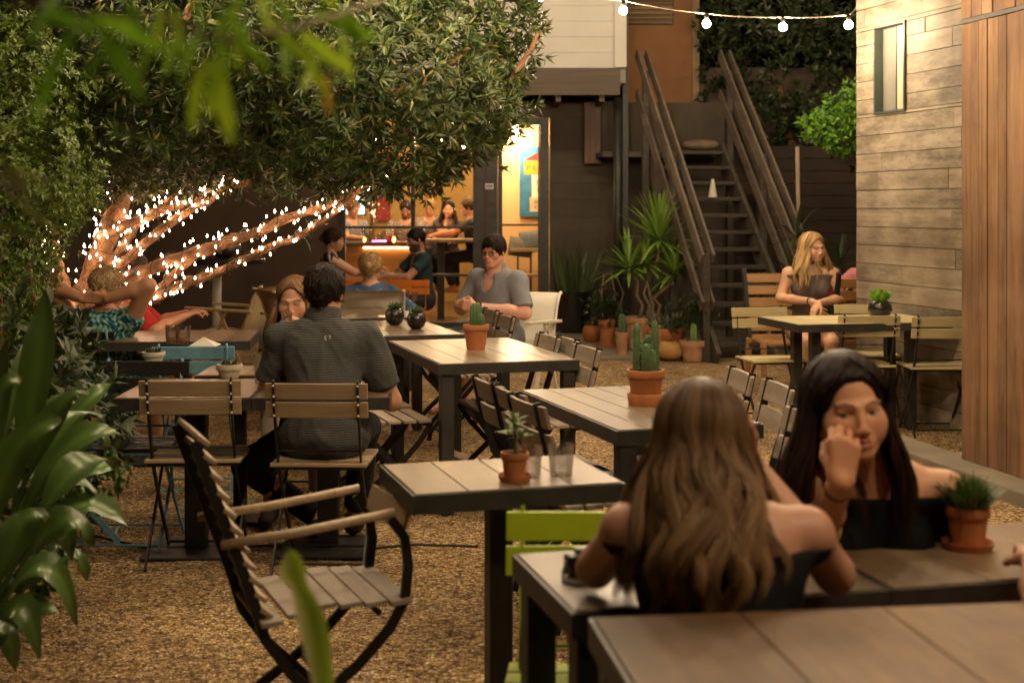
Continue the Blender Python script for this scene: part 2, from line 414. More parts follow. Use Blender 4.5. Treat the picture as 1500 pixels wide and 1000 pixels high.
def head_color(V, C, H, skin, lips=(.42,.13,.10), brow=(.03,.018,.01), iris=(.04,.02,.01), gaze=(0,0), closed=False, beard=None, fem=False):
    L = (V-np.array(H.c))@H.np()/H.s
    x,y,z = L[:,0],L[:,1],L[:,2]; sk = np.array(skin)
    def blend(m, c, a=1.0):
        m = (np.clip(m,0,1)*a)[:,None]; C[:] = C*(1-m)+np.array(c)*m
    front = (y>.05)&(np.abs(x)<.08)&(z<.10)&(z>-.12)
    # cheeks and nose slightly redder
    blend(np.where(front, np.exp(-(((np.abs(x)-.04)/.018)**2+((z+.025)/.02)**2)),0), (sk[0]*1.02,sk[1]*.74,sk[2]*.7), .5)
    blend(np.where(front, np.exp(-((x/.012)**2+((z+.03)/.012)**2)),0), (sk[0]*1.02,sk[1]*.78,sk[2]*.74), .4)
    lipm = np.where((y>.075)&(np.abs(x)<.025), 1.4-np.sqrt((x/.023)**2+((z+.0615)/.0105)**2)*1.2, 0)
    blend(lipm*2, lips, .85 if fem else .45)
    if beard is not None:
        bm = (z<-.035)&(y>-.01)&(z>-.125)&(np.abs(x)<.09); d = np.sqrt((x/.021)**2+((z+.0615)/.009)**2)
        bm2 = np.where(bm, np.clip((d-1)*1.5,0,1)*np.clip((-.035-z+np.abs(x)*.45-.004)/.012,0,1), 0)
        bm2 = np.maximum(bm2, np.where((z<-.042)&(z>-.055)&(np.abs(x)<.025)&(y>.08),.7,0)); blend(bm2, beard, .85)
    for q in (-1,1):
        dx = x-q*.031; dz = z-.001
        if not closed:
            e = np.where(y>.072, 1.0-np.sqrt((dx/.0145)**2+((dz+.001)/.0068)**2), -1)
            blend(e*5, (.42,.37,.33))
            ir = np.where((y>.072)&(e>0), 1.0-np.sqrt((dx-gaze[0])**2+(dz-gaze[1])**2)/.0076, -1)
            blend(ir*4, iris); blend((ir-.5)*5, (.005,.005,.005))
            ll = np.where(y>.068, 1-np.abs(np.sqrt((dx/.0160)**2+((dz)/.0085)**2)-1)*5,0)*(dz>-.001)
            blend(ll*1.4, brow, .65)
        else:
            ll = np.where((y>.066)&(np.abs(dx)<.015), 1-np.abs(dz+.004+ (dx/.015)**2*-.003)/.0022, 0); blend(ll*2, brow, .8)
        arch = .0205+.004*(1-((x*q-.034)/.018)**2)
        bw = np.where((y>.06)&(np.abs(x*q-.033)<.019), 1.15-np.abs(z-arch)/(.0028 if fem else .0036), 0)
        blend(bw*2, brow, .95)
    return C
# ------------------------------------------------------------------ hair strands
def ribbons(name, paths, widths, cols, parent, mat_, outc=None):
    """paths: (n,m,3); flat ribbon per strand, facing away from outc line"""
    n,m,_ = paths.shape
    t = np.gradient(paths, axis=1); t /= np.linalg.norm(t,axis=2,keepdims=True)+1e-9
    o = paths-(paths.mean(axis=(0,1)) if outc is None else np.array(outc)); o = o-(o*t).sum(2,keepdims=True)*t
    o /= np.linalg.norm(o,axis=2,keepdims=True)+1e-9
    sd = np.cross(t,o); tw = (RN.rand(n)-.5)[:,None,None]*1.4; sd = sd*np.cos(tw)+o*np.sin(tw)
    w = (widths[:,None]*np.interp(np.linspace(0,1,m),[0,.08,.7,1],[.6,1,.9,.12])[None,:])[...,None]
    V = np.stack([paths-sd*w/2, paths+o*w*.18, paths+sd*w/2],2).reshape(-1,3)
    b = (np.arange(n)[:,None]*m+np.arange(m-1)[None,:])*3
    q = np.concatenate([np.stack([b,b+1,b+4,b+3],-1).reshape(-1,4), np.stack([b+1,b+2,b+5,b+4],-1).reshape(-1,4)])
    C = np.repeat(cols[:,:,:] if cols.ndim==3 else np.repeat(cols[:,None,:],m,1), 3, axis=1).reshape(-1,3)
    return mesh_obj(name, V, q, mat_, parent, True, np.clip(C,0,1))
def hair_cap(H, parent, col, infl=.010, frontz=.076, low=-.06, name='hair'):
    f = Field(); Rn = H.np(); s = H.s
    f.ell(H.p(0,-.016,.036),((.075+infl)*s,(.096+infl)*s,(.083+infl)*s),Rn,k=.01)
    f.cap(H.p(0,-.052,0),H.p(0,-.050,low),.058*s,.05*s,k=.02)
    f.ell(H.p(0,.110,frontz-.112),(.079*s,.090*s,.116*s),Rn,k=.010,sub=True)
    V,Q = f.mesh(.006, disp=noisef(.0012,170,1.0), pad=.02)
    return mesh_obj(name, V, Q, M['hair'], parent, True, np.tile(np.array(col)*.8,(len(V),1)))
def long_hair(H, parent, n, length, cols, wave=.012, width=.004, side=(0,0), back=.03, spread=.12, front=58, shoulder=.10, tip=None, part=0, seg=18, jit=.02, minlen=.6, nclump=110, curlf=34, frontz=.078, fall=.22, cl=.62):
    cap = hair_cap(H, parent, cols[0], frontz=frontz)
    m = seg; rnd = RN.rand; s = H.s
    caz = (np.arange(nclump)+rnd(nclump)*.8)/nclump*360-180; clay = rnd(nclump)**.8; cph = rnd(nclump)*6.28; cwa = wave*(.5+rnd(nclump)); cL = length*(minlen+(1-minlen)*rnd(nclump)); cb = .65+.7*rnd(nclump); ctip = rnd(nclump); cc = RN.randint(0,len(cols),nclump)
    k = int(m*.40); cx = np.array([0,-.014,.034])
    def path(a0, lay, L, ph, wa, th0, th1):
        sg = 1 if a0>=0 else -1; A = abs(a0); aend = max(A, front+(A/front)*16) if A < front+16 else A
        o = np.zeros((m,3)); infl = .007+.016*lay
        for j in range(m):
            if j < k:
                u = j/(k-1); th = R(th0+(th1-th0)*u)
                w = u**1.7 if A < front else min(1,u*1.5)
                a = R(sg*(A+(aend-A)*w))
                r = np.array([.073,.094,.082])+infl*(.5+.5*u)
                o[j] = cx+np.array([math.sin(a)*math.sin(th)*r[0]+part*(1-u), math.cos(a)*math.sin(th)*r[1], math.cos(th)*r[2]])
            else:
                u = (j-k+1)/(m-k); e = o[k-1]; aa = R(sg*aend); dn = L*u; fl = min(1,dn/fall); fl = fl*fl*(3-2*fl)
                q = e+np.array([math.sin(aa)*spread*fl*(.35+.65*lay), math.cos(aa)*(back if math.cos(aa)<0 else shoulder)*fl, -dn])
                wv = math.sin(u*L*curlf+ph)*wa*min(1,u*3); wz = math.cos(u*L*curlf*.8+ph*1.7)*wa*.6*min(1,u*3)
                o[j] = q+np.array([math.cos(aa)*wv+math.sin(aa)*wz, -math.sin(aa)*wv+math.cos(aa)*wz, 0])
        return o
    CP = [path(caz[i],clay[i],cL[i],cph[i],cwa[i],6,96) for i in range(nclump)]
    az = (rnd(n)*2-1)*180; out = np.zeros((n,m,3)); C = np.zeros((n,m,3)); uu = np.linspace(0,1,m)
    ct = (np.clip((uu-.2)/.6,0,1)**1.2*cl)[:,None]
    for i in range(n):
        c = int(((az[i]+180)/360*nclump+RN.randn()*1.2))%nclump; lay = min(1,max(0,clay[c]+RN.randn()*.25))
        o = path(az[i],lay,cL[c]*(.88+.2*rnd()),cph[c]+RN.randn()*.4,cwa[c],4+rnd()*10,92+rnd()*8)
        out[i] = o*(1-ct)+CP[c]*ct+RN.randn(3)*.003*ct
        base = np.array(cols[cc[c] if rnd()<.6 else RN.randint(0,len(cols))])*cb[c]*(.8+.4*rnd())
        if tip is not None:
            w = (uu**1.3)[:,None]*min(1,ctip[c]*1.1+.05)*(.7+.5*rnd()); w = np.clip(w,0,1); C[i] = base*(1-w)+np.array(tip)*w
        else: C[i] = base
    W = out@H.np().T; loc = out[:,k:,:]-out[:,k-1:k,:]
    yaw = math.atan2(H.R[1][1],H.R[0][1])-math.pi/2; Rz = np.array(Matrix.Rotation(yaw,3,'Z')); W[:,k:,:] = W[:,k-1:k,:]+loc@Rz.T
    W = W*s+np.array(H.c)
    ribbons('hair_strands', W, np.full(n,width)*(.6+.8*rnd(n)), C, cap, M['hair'], np.array(H.p(0,-.014,-.05)))
    return cap
def short_hair(H, parent, n, cols, length=.03, infl=.012, width=.003, cut=-.045, frontz=.055, messy=.3, vol=0, crown=(0,-.03)):
    """scalp shell with short combed strands"""
    f = Field(); Rn = H.np(); s = H.s
    f.ell(H.p(0,-.016,.036),((.075+infl)*s,(.096+infl)*s,(.083+infl+vol)*s),Rn,k=.01)
    f.cap(H.p(0,-.062,0),H.p(0,-.058,cut),.045*s,.035*s,k=.02)
    f.ell(H.p(0,.105,frontz-.10),(.085*s,.075*s,.100*s),Rn,k=.012,sub=True)
    f.ell(H.p(0,.03,cut-.045),(.12*s,.085*s,.06*s),Rn,k=.012,sub=True)
    V,Q = f.mesh(.0055, disp=noisef(.0016,150,1.0), pad=.02)
    Lc = (V-np.array(H.c))@Rn/s
    c0 = np.array(cols[0]); cols_ = np.array(cols)
    C = np.tile(c0*.8,(len(V),1))*(0.85+.3*RN.rand(len(V),1))
    sh = mesh_obj('hair', V, Q, M['hair'], parent, True, C)
    # strands rooted on the shell
    Nn = np.zeros_like(V); fn = np.cross(V[Q[:,1]]-V[Q[:,0]],V[Q[:,2]]-V[Q[:,0]])
    for k in range(4): np.add.at(Nn, Q[:,k], fn)
    Nn /= np.linalg.norm(Nn,axis=1,keepdims=True)+1e-9
    idx = RN.randint(0,len(V),n); ok = (Lc[idx]*0).sum(1)==0
    ok &= ~((Lc[idx,1]>.05)&(Lc[idx,2]<frontz-.01)); idx = idx[ok]; n = len(idx)
    root = V[idx]-Nn[idx]*.002; lr = Lc[idx]
    # comb direction: away from crown, in head space
    d = np.stack([lr[:,0]-crown[0], lr[:,1]-crown[1], -0.35-np.clip(.06-lr[:,2],0,.2)*3],1)
    d[:,:2] /= np.linalg.norm(d[:,:2],axis=1,keepdims=True)+1e-6
    d += (RN.rand(n,3)-.5)*messy*2; d = d@Rn.T
    nn = Nn[idx]; d = d-(d*nn).sum(1,keepdims=True)*nn; d /= np.linalg.norm(d,axis=1,keepdims=True)
    m = 5; u = np.linspace(0,1,m); L = length*(.5+.8*RN.rand(n))
    paths = root[:,None,:]+d[:,None,:]*(u[None,:,None]*L[:,None,None])+nn[:,None,:]*(np.sin(u*2.4)*.35)[None,:,None]*(L*(.25+messy*RN.rand(n)))[:,None,None]
    cc = cols_[RN.randint(0,len(cols_),n)]*(.6+.8*RN.rand(n,1))
    ribbons('hair_strands', paths, np.full(n,width)*(.6+.8*RN.rand(n)), cc, sh, M['hair'], np.array(H.p(0,-.01,0)))
    return sh
# ------------------------------------------------------------------ person
def arm_vec(a): return np.array(a,float)
class Person:
    def __init__(s, label, loc, rz, pelvis=(0,0,.55), neck=(0,.03,1.06), shw=.185, fem=False, head=(0,0,0), headoff=(0,.022,.155), hs=1.0, size=1.0, skin=(.50,.27,.17), fat=0.0, shoulder_shift=(0,0,0)):
        s.root = thing('person', label, 'person', loc, rz, None, size); s.sz = size
        s.pel = Vector(pelvis); s.neck = Vector(neck); s.fem = fem; s.skin = skin; s.fat = fat
        up = (s.neck-s.pel).normalized(); s.up = up
        s.H = HeadFrame(s.neck+Vector(headoff), *head, sc=hs)
        dz = -.055
        s.sh = {-1: s.neck+Vector((-shw,-.005,dz)), 1: s.neck+Vector((shw,-.005,dz))}
        s.body = Field(); s.hands = []; s.arms = {}; s.legs = {}; s.torso = Field(); s.zones = ([],[],[]); s.tips = []
        T_ = s.torso; f = .93 if fem else 1.0; g = fat
        fr = Vector((0,1,0))-up*up.y; fr.normalize(); s.fr = fr; rt = fr.cross(up)
        Rm = np.array(Matrix((rt,fr,up)).transposed())
        L = (s.neck-s.pel).length
        T_.ell(s.pel+up*.0,((.165+g)*(1.03 if fem else 1),.115+g,.125),Rm,k=.05)
        T_.ell(s.pel+up*L*.34+fr*g*.6,(.135*f+g,.10+g*1.3,.14),Rm,k=.06)
        T_.ell(s.pel+up*L*.68,(.150*f+g*.7,.108+g*.7,.155),Rm,k=.05)
        for q in (-1,1):
            T_.cap(s.neck-up*.05+rt*(q*.03)-fr*.005, s.sh[q], .055*f,.052*f,k=.04)
            T_.ell(s.pel+up*L*.80+rt*(q*.075)-fr*.012,(.075*f,.07*f,.09),Rm,k=.04)
            if fem: T_.ell(s.pel+up*L*.66+rt*(q*.072)+fr*.088,(.058,.05,.058),Rm,k=.03)
    def arm(s, q, wrist, pole=(0,-.3,-1), l1=.285, l2=.255, hd=None, pn=(0,0,-1), curl=(.35,.4,.45,.5), side=None, thumb=(.6,.5), spread=1, hfine=None, el=None):
        if el is not None: el, wr = Vector(el), Vector(wrist)
        else: el, wr = ik(s.sh[q], wrist, l1, l2, pole)
        s.arms[q] = (s.sh[q], el, wr)
        g = s.fat*.25; r = (.046+g,.037+g,.035+g,.025+g*.4) if s.fem else (.053+g,.042+g,.040+g,.028+g*.4)
        s.ar = r
        s.body.cap(s.sh[q], el, r[0], r[1], k=.03); s.body.cap(el, el+(wr-el)*.35, r[2], r[2]*1.03, k=.02); s.body.cap(el+(wr-el)*.35, wr, r[2]*1.03, r[3], k=.02)
        d = Vector(hd) if hd is not None else (wr-el)
        hs = .93 if s.fem else 1.03
        if side is None: side = 1
        s.hands.append((wr, d, pn, side, curl, hs, spread, thumb))
        if hfine:
            for i in range(3):
                c = (wr+d.normalized()*.09)[i]; s.zones[i].append((c-.11,c+.11,hfine))
        return s
    def leg(s, q, ankle, pole=(0,1,.3), foot=(0,1,0), hipw=.09, l1=.43, l2=.42):
        hip = s.pel+Vector((q*hipw,.02,-.01)); kn, an = ik(hip, ankle, l1, l2, pole); s.legs[q] = (hip,kn,an)
        g = s.fat*.3; s.body.cap(hip,kn,.083+g,.056+g,k=.04); s.body.cap(kn,kn+(an-kn)*.35,.052+g,.055+g,k=.02); s.body.cap(kn+(an-kn)*.35,an,.055+g,.035,k=.02)
        fd = Vector(foot).normalized(); s.body.cap(an-fd*.04-Vector((0,0,.03)), an+fd*.15-Vector((0,0,.045)), .033,.024,k=.02)
        s.foot = fd; s.legs[q] = (hip,kn,an,fd); return s
    def finish(s, coarse=.014, hres=.005, color=None, disp=None, **hc):
        f = Field(); f.pr = s.torso.pr+s.body.pr
        nb = s.neck-s.up*.03; top = s.H.p(0,-.022,-.03); nr = .050 if s.fem else .058+s.fat*.3
        f.cap(nb, top, nr*1.08, nr, k=.03)
        om = hc.pop('open_mouth', False)
        head_prims(f, s.H, s.fem, om)
        for (w,d,pn,sd,cu,hs,sp,th) in s.hands: hand(f, w, d, pn, sd, cu, hs, sp, th)
        c = s.H.c
        for i in range(3): s.zones[i].append((c[i]-.125,c[i]+.13,hres))
        V,Q = f.mesh(coarse, s.zones)
        C = np.tile(np.array(s.skin),(len(V),1)).astype(float)
        C *= (1+.06*np.sin(V[:,:1]*40+np.sin(V[:,2:]*35)*2))
        head_color(V, C, s.H, s.skin, fem=s.fem, **hc)
        if color: color(V,C,s)
        s.mesh = mesh_obj('body', V, Q, M['skin'], s.root, True, C); return s
    def cloth(s, name, col, kind='top', sleeve=.55, t=.011, cuts=(), res=.011, fold=.003, ff=34, neckhole=.012, colf=None, loose=0, legfrac=1.0, mat_=None, hem=None, vneck=0):
        f = Field()
        if kind=='top':
            f.pr = s.torso.grow(t+loose).pr
            if sleeve>0:
                for q,(a,e,w) in s.arms.items():
                    r = s.ar
                    if sleeve<=1: f.cap(a, a+(e-a)*sleeve, r[0]+t-.006, r[1]+(r[0]-r[1])*(1-sleeve)+t+.007, k=.03, flat=True)
                    else:
                        f.cap(a, e, r[0]+t-.006, r[1]+t+.004, k=.03); f.cap(e, e+(w-e)*(sleeve-1), r[2]+t+.004, r[3]+t+.006, k=.02, flat=True)
            if neckhole: f.cap(s.neck-s.up*.035+s.fr*.012, s.H.p(0,-.01,-.03), (.050 if s.fem else .06)+neckhole, .09, k=.012, sub=True)
            if vneck: f.ell(s.neck-s.up*(.05+vneck*.4)+s.fr*.10,(.045,.06,.05+vneck*.6),None,k=.015,sub=True)
        elif kind=='legs':
            f.pr = list(s.torso.grow(t).pr[:1])
            for q,(h,k_,a,fd) in s.legs.items():
                if legfrac<=1: f.cap(h,h+(k_-h)*legfrac,.083+t+s.fat*.3,.083+(.056-.083)*legfrac+t+.012+s.fat*.3,k=.04,flat=True)
                else: f.cap(h,k_,.083+t,.056+t+.004,k=.04); f.cap(k_,k_+(a-k_)*(legfrac-1),.058+t,.042+t,k=.02,flat=True)
        elif kind=='shoes':
            for q,(h,k_,a,fd) in s.legs.items():
                f.cap(a-fd*.045-Vector((0,0,.035)), a+fd*.16-Vector((0,0,.05)), .043,.034,k=.02); f.cap(a-Vector((0,0,.03)),a+Vector((0,0,.012)),.046,.042,k=.02,flat=True)
        if kind=='shoes':
            h_=len(f.pr)//2; F2=Field(); F2.pr=f.pr[h_:]; f.pr=f.pr[:h_]; V2,Q2=F2.mesh(res); mesh_obj('shoe', V2, Q2, M['cloth'], s.root, True, np.tile(np.array(col),(len(V2),1))); name='shoe'
        V,Q = f.mesh(res, planes=cuts, disp=folds(fold,ff,random.random()*6) if fold else None)
        C = np.tile(np.array(col),(len(V),1)).astype(float)*(1+.08*(RN.rand(len(V),1)-.5))
        if colf: C = colf(V,C)
        return mesh_obj(name, V, Q, mat_ or M['cloth'], s.root, True, C)
# ------------------------------------------------------------------ camera, render, world
cd = bpy.data.cameras.new('camera'); cam = bpy.data.objects.new('camera', cd); COL.objects.link(cam); S.camera = cam
cam.location = (0,0,CH); cam.rotation_euler = (R(90),0,0)
cd.sensor_width = 36; cd.lens = F/1500*36; cd.shift_y = -(500-HZ)/1500; cd.clip_start = .05; cd.clip_end = 500
cd.dof.use_dof = True; cd.dof.focus_distance = 7.2; cd.dof.aperture_fstop = 3.2
S.view_settings.view_transform = 'Standard'; S.view_settings.look = 'None'; S.view_settings.exposure = .18; S.view_settings.gamma = 1
cy = S.cycles; cy.use_denoising = True; cy.max_bounces = 7; cy.transparent_max_bounces = 16; cy.use_light_tree = True
cy.sample_clamp_indirect = 3.0; cy.caustics_reflective = False; cy.caustics_refractive = False; cy.blur_glossy = .8
w = bpy.data.worlds.new('World'); S.world = w; w.use_nodes = True; nt = w.node_tree
sky = nt.nodes.new('ShaderNodeTexSky'); sky.sky_type = 'NISHITA'; sky.sun_disc = False; sky.sun_elevation = R(-4); sky.sun_rotation = R(200)
nt.links.new(sky.outputs[0], nt.nodes['Background'].inputs[0]); nt.nodes['Background'].inputs[1].default_value = .05
# ------------------------------------------------------------------ ground
def ground_mat():
    m, nt, b = newmat('gravel'); b.inputs['Roughness'].default_value = .9
    v = coords(nt)
    vo = N(nt,'ShaderNodeTexVoronoi', Scale=75.0); nt.links.new(v, vo.inputs['Vector'])
    vo2 = N(nt,'ShaderNodeTexVoronoi', Scale=160.0); nt.links.new(v, vo2.inputs['Vector'])
    n = N(nt,'ShaderNodeTexNoise', Scale=1.1, Detail=5.0); nt.links.new(v, n.inputs['Vector'])
    sep = N(nt,'ShaderNodeSeparateColor'); nt.links.new(vo.outputs['Color'], sep.inputs[0])
    c = ramp(nt, sep.outputs[0], [(0,(.12,.068,.03)),(.25,(.33,.20,.085)),(.55,(.54,.36,.165)),(.85,(.70,.52,.27)),(1,(.85,.74,.48))])
    n9 = N(nt,'ShaderNodeTexNoise', Scale=7.0, Detail=6.0, Roughness=.7); nt.links.new(v, n9.inputs['Vector'])
    na = N(nt,'ShaderNodeMath', operation='ADD'); nt.links.new(n.outputs[0], na.inputs[0]); nt.links.new(n9.outputs[0], na.inputs[1])
    nb_ = N(nt,'ShaderNodeMath', operation='MULTIPLY'); nb_.inputs[1].default_value = .5; nt.links.new(na.outputs[0], nb_.inputs[0])
    c2 = ramp(nt, nb_.outputs[0], [(.38,(.62,.55,.48)),(.5,(1.15,1.1,1.03)),(.62,(1.6,1.55,1.45))])
    mx = N(nt,'ShaderNodeMix', data_type='RGBA', blend_type='MULTIPLY'); mx.inputs[0].default_value = 1
    nt.links.new(c, mx.inputs[6]); nt.links.new(c2, mx.inputs[7]); 
    gp = ramp(nt, vo.outputs['Distance'], [(.4,(1,1,1)),(.75,(.38,.33,.28))]); mg = N(nt,'ShaderNodeMix', data_type='RGBA', blend_type='MULTIPLY'); mg.inputs[0].default_value = 1
    nt.links.new(mx.outputs[2], mg.inputs[6]); nt.links.new(gp, mg.inputs[7]); nt.links.new(mg.outputs[2], b.inputs['Base Color'])
    ad = N(nt,'ShaderNodeMath', operation='ADD'); nt.links.new(vo.outputs['Distance'], ad.inputs[0]); nt.links.new(vo2.outputs['Distance'], ad.inputs[1])
    inv = N(nt,'ShaderNodeMath', operation='MULTIPLY'); inv.inputs[1].default_value = -1; nt.links.new(ad.outputs[0], inv.inputs[0])
    bump(nt, b, inv.outputs[0], 1.0, .012); return m
M['gravel'] = ground_mat()
nx, ny = 120, 160; xs = np.linspace(-7,7,nx); ys = np.linspace(-1,24,ny)
X,Y = np.meshgrid(xs,ys,indexing='ij'); Z = .006*np.sin(X*3+np.sin(Y*2)*2)*np.sin(Y*2.3)+.003*np.sin(X*11+Y*7)-.009
V = np.stack([X,Y,Z],-1).reshape(-1,3); i = (np.arange(nx-1)[:,None]*ny+np.arange(ny-1)[None,:]).ravel()
g = mesh_obj('ground', V, np.stack([i,i+ny,i+ny+1,i+1],1), M['gravel'], None, True); g['kind'] = 'structure'
far = MB().add([(-60,-40,-.06),(60,-40,-.06),(60,90,-.06),(-60,90,-.06)],[(0,1,2,3)]).build('terrain', M['gravel']); far['kind'] = 'structure'
# loose stones lying on the gravel (uncountable)
n = 26000; Yp = 2.6+ (RN.rand(n)**1.3)*7.5; Xp = (RN.rand(n)-.62)*Yp*.85
r = (.0022+.0042*RN.rand(n)**2)
oc = np.array([(1,0,0),(0,1,0),(-1,0,0),(0,-1,0),(0,0,.7),(0,0,-.7)])
a = RN.rand(n)*6.28; ca,sa = np.cos(a),np.sin(a)
Vs = np.repeat(oc[None],n,0)*(.7+.6*RN.rand(n,6,1)); Vs = np.stack([Vs[...,0]*ca[:,None]-Vs[...,1]*sa[:,None], Vs[...,0]*sa[:,None]+Vs[...,1]*ca[:,None], Vs[...,2]],-1)*r[:,None,None]
zz = .006*np.sin(Xp*3+np.sin(Yp*2)*2)*np.sin(Yp*2.3)+.003*np.sin(Xp*11+Yp*7)-.009
Vs += np.stack([Xp,Yp,zz+r*.35],1)[:,None,:]
tri = np.array([(0,1,4),(1,2,4),(2,3,4),(3,0,4),(1,0,5),(2,1,5),(3,2,5),(0,3,5)])
Fs = (np.arange(n)[:,None,None]*6+tri[None]).reshape(-1,3)
cs = np.array([(.20,.13,.07),(.50,.36,.19),(.66,.52,.32),(.12,.08,.05),(.85,.74,.54)])[RN.randint(0,5,n)]
M['stone'] = vcol('stone', .85, 0)
o = mesh_obj('loose_gravel', Vs.reshape(-1,3), Fs, M['stone'], None, False, np.repeat(cs,6,0)); o['kind'] = 'stuff'; tag(o,'small tan gravel stones scattered over the patio ground','gravel')
# concrete path in front of the stair
M['concrete'] = mat('concrete', (.20,.165,.12), .85, 0, .25, 2.5, .25, .006)
p = MB().bx(-.2,3.0,13.9,17.0,-.05,.012).build('path', M['concrete']); p['kind'] = 'structure'
# ------------------------------------------------------------------ right: grey board building and cedar box
M['greywood'] = wood('grey_weathered_boards', (.10,.078,.055), (.32,.26,.185), 0, .7, 3.6, 0, .35, .6, .6, (.42,.36,.27))
M['cedar'] = wood('cedar_boards', (.08,.038,.018), (.31,.165,.074), 2, .7, 5.5, 0, .28, .6, .35, (.30,.20,.12))
M['greenmetal'] = mat('green_grey_metal', (.06,.075,.06), .4, .4, .2, 5, .05)
ang = math.atan2(-.965,.261)
bt = thing('board_building', 'grey weathered horizontal board wall with a small recessed window','building',(2.66,10.8,0),ang)
mb = MB(); w0,w1,z0,z1 = .299,.713,2.213,2.848
rows = [-.02]
while rows[-1] < 4.4: rows.append(rows[-1]+.138)
rnd = random.Random(3)
def boards(mb, xa, xb, za, zb, start=None):
    x = xa if start is None else start
    while x < xb:
        L = rnd.uniform(.5,1.9); e = min(xb, x+L); s0 = max(x,xa)
        if e > s0+.02: 
            dy = rnd.uniform(0,.006); mb.bx(s0+.0012,e-.0012,-.0-dy,.025,za+.002,zb-.003)
        x += L
for za,zb in zip(rows,rows[1:]):
    segs = [za]+[z for z in (z0,z1) if za < z < zb]+[zb]
    for a,b in zip(segs,segs[1:]):
        mid = (a+b)/2; st = -rnd.uniform(0,1.5)
        if z0 < mid < z1: boards(mb,0,w0,a,b,st); boards(mb,w1,3.2,a,b,st)
        else: boards(mb,0,3.2,a,b,st)
mb.build('board_cladding', M['greywood'], bt)
mc = MB().bx(.004,w0-.002,.03,2.2,-.05,4.3); mc.bx(w1+.002,3.2,.03,2.2,-.05,4.3); mc.bx(w0-.002,w1+.002,.03,2.2,-.05,z0-.002); mc.bx(w0-.002,w1+.002,.03,2.2,z1+.002,4.3); mc.build('wall', M['steel'], bt)
wf = MB().bx(w0-.012,w0+.008,-.02,.16,z0-.012,z1+.012).bx(w1-.008,w1+.012,-.02,.16,z0-.012,z1+.012).bx(w0+.008,w1-.008,-.02,.16,z0-.012,z0+.006).bx(w0+.008,w1-.008,-.02,.16,z1-.006,z1+.012).build('window', M['greenmetal'], bt)
MB().bx(w0+.2,w0+.212,.045,.058,z0+.006,z1-.006).build('mullion', M['steel'], wf)
MB().bx(w0+.01,w0+.198,.05,.056,z0+.008,z1-.008).build('pane', mat('frosted_pane',(.17,.165,.14),.25,0,.15,3,.02), wf)
MB().bx(w0+.214,w1-.01,.048,.053,z0+.008,z1-.008).build('blind', mat('cream_blind',(.34,.31,.20),.6,0,.06,3,.02), wf)
ct = thing('cedar_enclosure','tall enclosure of vertical orange-brown cedar boards at the right edge','building',(2.57,8.0,0),math.atan2(-.6,.13))
mb = MB(); x = 0
while x < 4.0:
    wv = rnd.choice((.085,.085,.105)); mb.bx(x+.003,x+wv-.003,-rnd.uniform(0,.007),.022,.02,2.545); x += wv
x = 0
while x < 4.0:
    wv = rnd.choice((.085,.11)); mb.bx(x+.003,x+wv-.003,-rnd.uniform(0,.007),.022,2.575,4.2); x += wv
mb.build('boards', M['cedar'], ct)
MB().bx(-.002,4.0,-.008,.02,2.548,2.572).build('trim', M['steel'], ct)
MB().bx(.0,4,.03,1.4,-.05,4.1).build('wall', M['steel'], ct)
k = MB().box((2.60,7.55,.02),(.26,3.0,.10),R(11.5)).build('kerb', M['concrete'], bevel=.01); k['kind'] = 'structure'
# ------------------------------------------------------------------ back building
M['block'] = mat('grey_brown_block', (.080,.063,.045), .85, 0, .2, 2.0, .2, .006)
M['stucco'] = mat('brown_stucco', (.34,.165,.075), .85, 0, .18, 1.5, .35, .006)
M['siding'] = mat('white_siding', (.46,.44,.40), .6, 0, .06, 3, .05)
M['darkwood'] = wood('dark_beam', (.05,.035,.024), (.13,.09,.06), 0, .65, 4)
M['mahogany'] = mat('dark_red_frame', (.045,.014,.010), .45, 0, .2, 5, .05)
M['peach'] = mat('peach_plaster', (.66,.42,.19), .8, 0, .06, 2, .05)
M['olive'] = mat('olive_plaster', (.46,.31,.10), .8, 0, .15, 2, .1)
YB = 17.0
def X(px, Y=YB): return (px-750)*Y/F
def Zp(py, Y=YB): return CH-(py-HZ)*Y/F
bb = thing('restaurant','single storey restaurant with a glazed front and white siding above','building',(0,YB,0))
mb = MB(); x0,x1 = X(805),X(912)
for i in range(14):
    za = i*.2; st = (i%2)*.2
    x = x0-st
    while x < x1:
        a = max(x,x0); b = min(x+.4,x1)
        if b > a+.02: mb.bx(a+.003,b-.003,0,.2,za+.003,za+.197)
        x += .4
mb.build('wall', M['block'], bb); MB().bx(X(912)+.002,2.6,.1,.2,0,2.79).build('wall', M['block'], bb); MB().bx(x0+.01,x1,.008,.19,0,2.795).build('mortar', mat('mortar',(.07,.058,.045),.9), bb)
MB().bx(-9,X(503),0,.2,0,2.8).build('wall', mat('brown_plaster',(.085,.055,.035),.85,0,.25,1.5,.25,.006), bb)
MB().bx(X(503)+.002,X(806),0,.2,Zp(172),2.8).build('lintel', M['darkwood'], bb)
mb = MB(); z = Zp(100,16)
while z < 5.6: mb.box((X(690,16)-1.4,-1+.012,z+.09),(X(915,16)-X(465,16)+2.8,.03,.174),Matrix.Rotation(R(2.5),3,'X')); z += .178
mb.build('siding', M['siding'], bb)
MB().bx(-5.5,X(915,16)+.012,-.98,1.2,2.93,5.6).build('upper_wall', mat('upper_core',(.2,.18,.15),.8), bb)
MB().bx(-5.5,X(908,16),-1.04,-.985,Zp(140,16),Zp(101,16)).build('beam', M['darkwood'], bb, bevel=.006)
MB().bx(X(900,16),X(916,16)+.01,-1.045,-.99,Zp(99,16),5.6).build('corner_trim', M['siding'], bb)
mb = MB()
for i in range(12): mb.bx(-4.5+i*.5,-4.44+i*.5,-.98,-.01,2.72,2.9)
